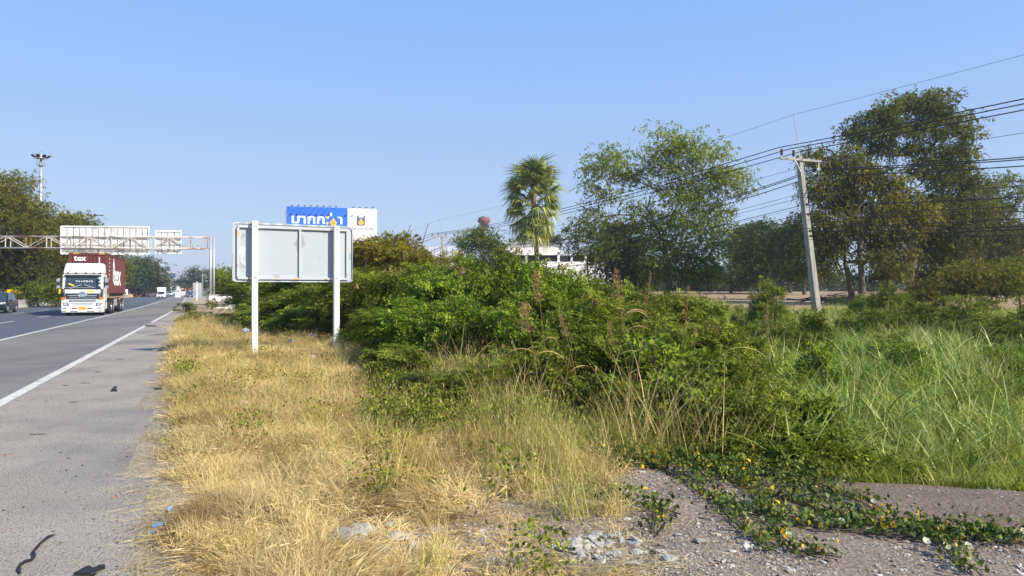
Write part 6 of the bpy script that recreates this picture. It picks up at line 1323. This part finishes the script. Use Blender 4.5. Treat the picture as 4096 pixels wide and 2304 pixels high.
# ---------------------------------------------------------------- tall reeds
def reed(u, Y, vbase, vtop, lean, label, plume=1., leafn=4, seed=0, wl=.017):
    rg = np.random.default_rng(seed); k = Y/F; x = (u-2048)*k; zb = EYE+(1166-vbase)*k; zt = EYE+(1166-vtop)*k; H = zt-zb; t = thing('reed', label, 'reed', (x, Y, zb), 0, 'dry reeds standing in front of the thicket')
    X = lean*k; pt = lambda s: Vector((X*s**1.4, 0, H*s))
    B('reed_dry').tube([pt(s) for s in np.linspace(0, 1, 9)], [.0085*(1-.75*s) for s in np.linspace(0, 1, 9)], 5).obj('stem', t)
    me_t = B('reed_dry')
    for i in range(leafn):
        s = rg.uniform(.12, .62); a = pt(s); sd_ = rg.choice([-1, 1]); Lf = rg.uniform(.22, .48); n = 8; vs = []; fs = []; ang = rg.normal()*.8; th0 = rg.uniform(.5, 1.5); bend = rg.uniform(1.2, 3.2)
        for j in range(n+1):
            q = j/n; th = th0-bend*q*rg.uniform(.92, 1.02)
            if j == 0: c = a.copy()
            else: c = c+Vector((sd_*math.cos(th)*math.cos(ang), math.sin(ang)*math.cos(th), math.sin(th)))*Lf/n*1.3
            w_ = wl*(.5+.9*q)*(1-q**3)*.8+.002; vs += [c+Vector((0, w_*.5, w_*.35)), c-Vector((0, w_*.5, w_*.35))]
            if j: fs.append((2*j-2, 2*j-1, 2*j+1, 2*j))
        b_ = B('reed_dry'); b_.add(vs, fs, 0, True); me = b_.mesh('reed_leaf'); at = me.attributes.new('tint', 'FLOAT', 'POINT'); at.data.foreach_set('value', np.full(len(me.vertices), rg.uniform(.1, 1), 'f')); link('leaf', me, t)
    if plume:
        n = int(260*plume); s = rg.uniform(.76, 1, n); base = np.array([pt(q) for q in s]); side = rg.normal(size=(n, 3))*[1, .6, .3]; side[:, 0] -= .5; w_ = ((1-s)/.24)**.6*.10*plume
        pos = base+unit(side)*w_[:, None]*rg.uniform(0, 1, n)[:, None]; d = unit(side)*.6+[0, 0, .9]
        v, f, ti = leaves(pos, d, rg.uniform(.02, .05, n), .007, rg.uniform(0, 1, n), .2, rg=rg); link('plume', tri_mesh('plume', v, f, ti, ['plume']), t)
for i, a in enumerate(((2195, 10.4, 1650, 1080, -50, 'tallest reed with a brown plume rising before the palm trunk', 1.2, 5), (2170, 9.6, 1700, 1215, -75, 'reed with a dense leaning plume left of the tallest reed', 1.3, 5), (2330, 9.8, 1680, 1255, -90, 'short reed with a thin plume right of the tallest one', .6, 5), (2510, 11, 1560, 1080, -45, 'reed with a full tan plume against the dark trees', 1.2, 3),
                       (2530, 9.4, 1760, 1090, 75, 'bare curved reed stalk leaning right in the middle of the reeds', .3, 6), (2615, 9.6, 1750, 1265, 10, 'leafy dry reed next to the bare curved stalk', 0, 6), (2720, 10, 1700, 1145, 35, 'thin reed stalk with a wispy dark top', .3, 3), (2480, 10, 1690, 1290, -40, 'reed with drooping pale leaves', .5, 5), (2760, 10.5, 1650, 1300, 25, 'short green reed with a narrow spike', .4, 3), (3080, 9, 1800, 1200, -10, 'tall thin reed left of the near power pole', .15, 4), (3000, 9.5, 1700, 1420, 15, 'leafy reed with pale bent leaves near the pole', 0, 7), (2250, 10, 1680, 1350, 40, 'broken reed with one long bent leaf', 0, 5))): reed(*a, seed=i+1)
# bright grass tussocks by the mound
def tussock(u, Y, h, label, seed):
    rg = np.random.default_rng(seed); n = 26; x = (u-2048)/F*Y; base = rg.normal(size=(n, 3))*[.07, .07, 0]
    v, f, ti = blades(base, rg.uniform(0, 6.28, n), h*rg.uniform(.6, 1.1, n), .03, .35*rg.uniform(.3, 1.5, n), .6*rg.uniform(.3, 1.3, n), np.clip(rg.normal(.6, .3, n), 0, 1), 6, rg)
    o = link('grass_tussock', tri_mesh('grass_tussock', v, f, ti, ['grass_pale']), None, (x, Y, gz(x, Y))); tag(o, label, 'grass', 'broad bladed tussocks')
for i, (u, Y, h, lb) in enumerate(((3170, 7.1, 1.0, 'broad bladed tussock at the left end of the grey mound'), (3060, 7.3, .95, 'broad bladed tussock behind the vine carpet'), (3560, 8.2, .9, 'broad bladed tussock above the mound edge'), (3950, 9.5, 1.3, 'tall tussock near the right edge'), (3780, 9.0, 1.1, 'tussock left of the tall one near the right edge'), (2700, 8.6, 1.1, 'tussock at the foot of the dry reeds'), (3380, 12, 1.2, 'tussock in the field below the near pole'), (2880, 7.9, 1.0, 'green tussock among the front vines'))): tussock(u, Y, h, lb, 400+i)

if HAZE:
    hz = B().box(-3600, 3600, -120, 3300, -3, 34); ho = hz.obj('haze'); ho['kind'] = 'stuff'; tag(ho, 'thin pale blue morning haze over the whole landscape')
    hm = bpy.data.materials.new('haze_air'); hm.use_nodes = True; hn = hm.node_tree; hn.nodes.remove(hn.nodes['Principled BSDF'])
    pv = hn.nodes.new('ShaderNodeVolumePrincipled'); pv.inputs['Color'].default_value = (.86, .91, 1, 1); pv.inputs['Density'].default_value = HAZE; pv.inputs['Anisotropy'].default_value = .3
    hn.links.new(pv.outputs[0], hn.nodes['Material Output'].inputs['Volume']); ho.data.materials.append(hm)
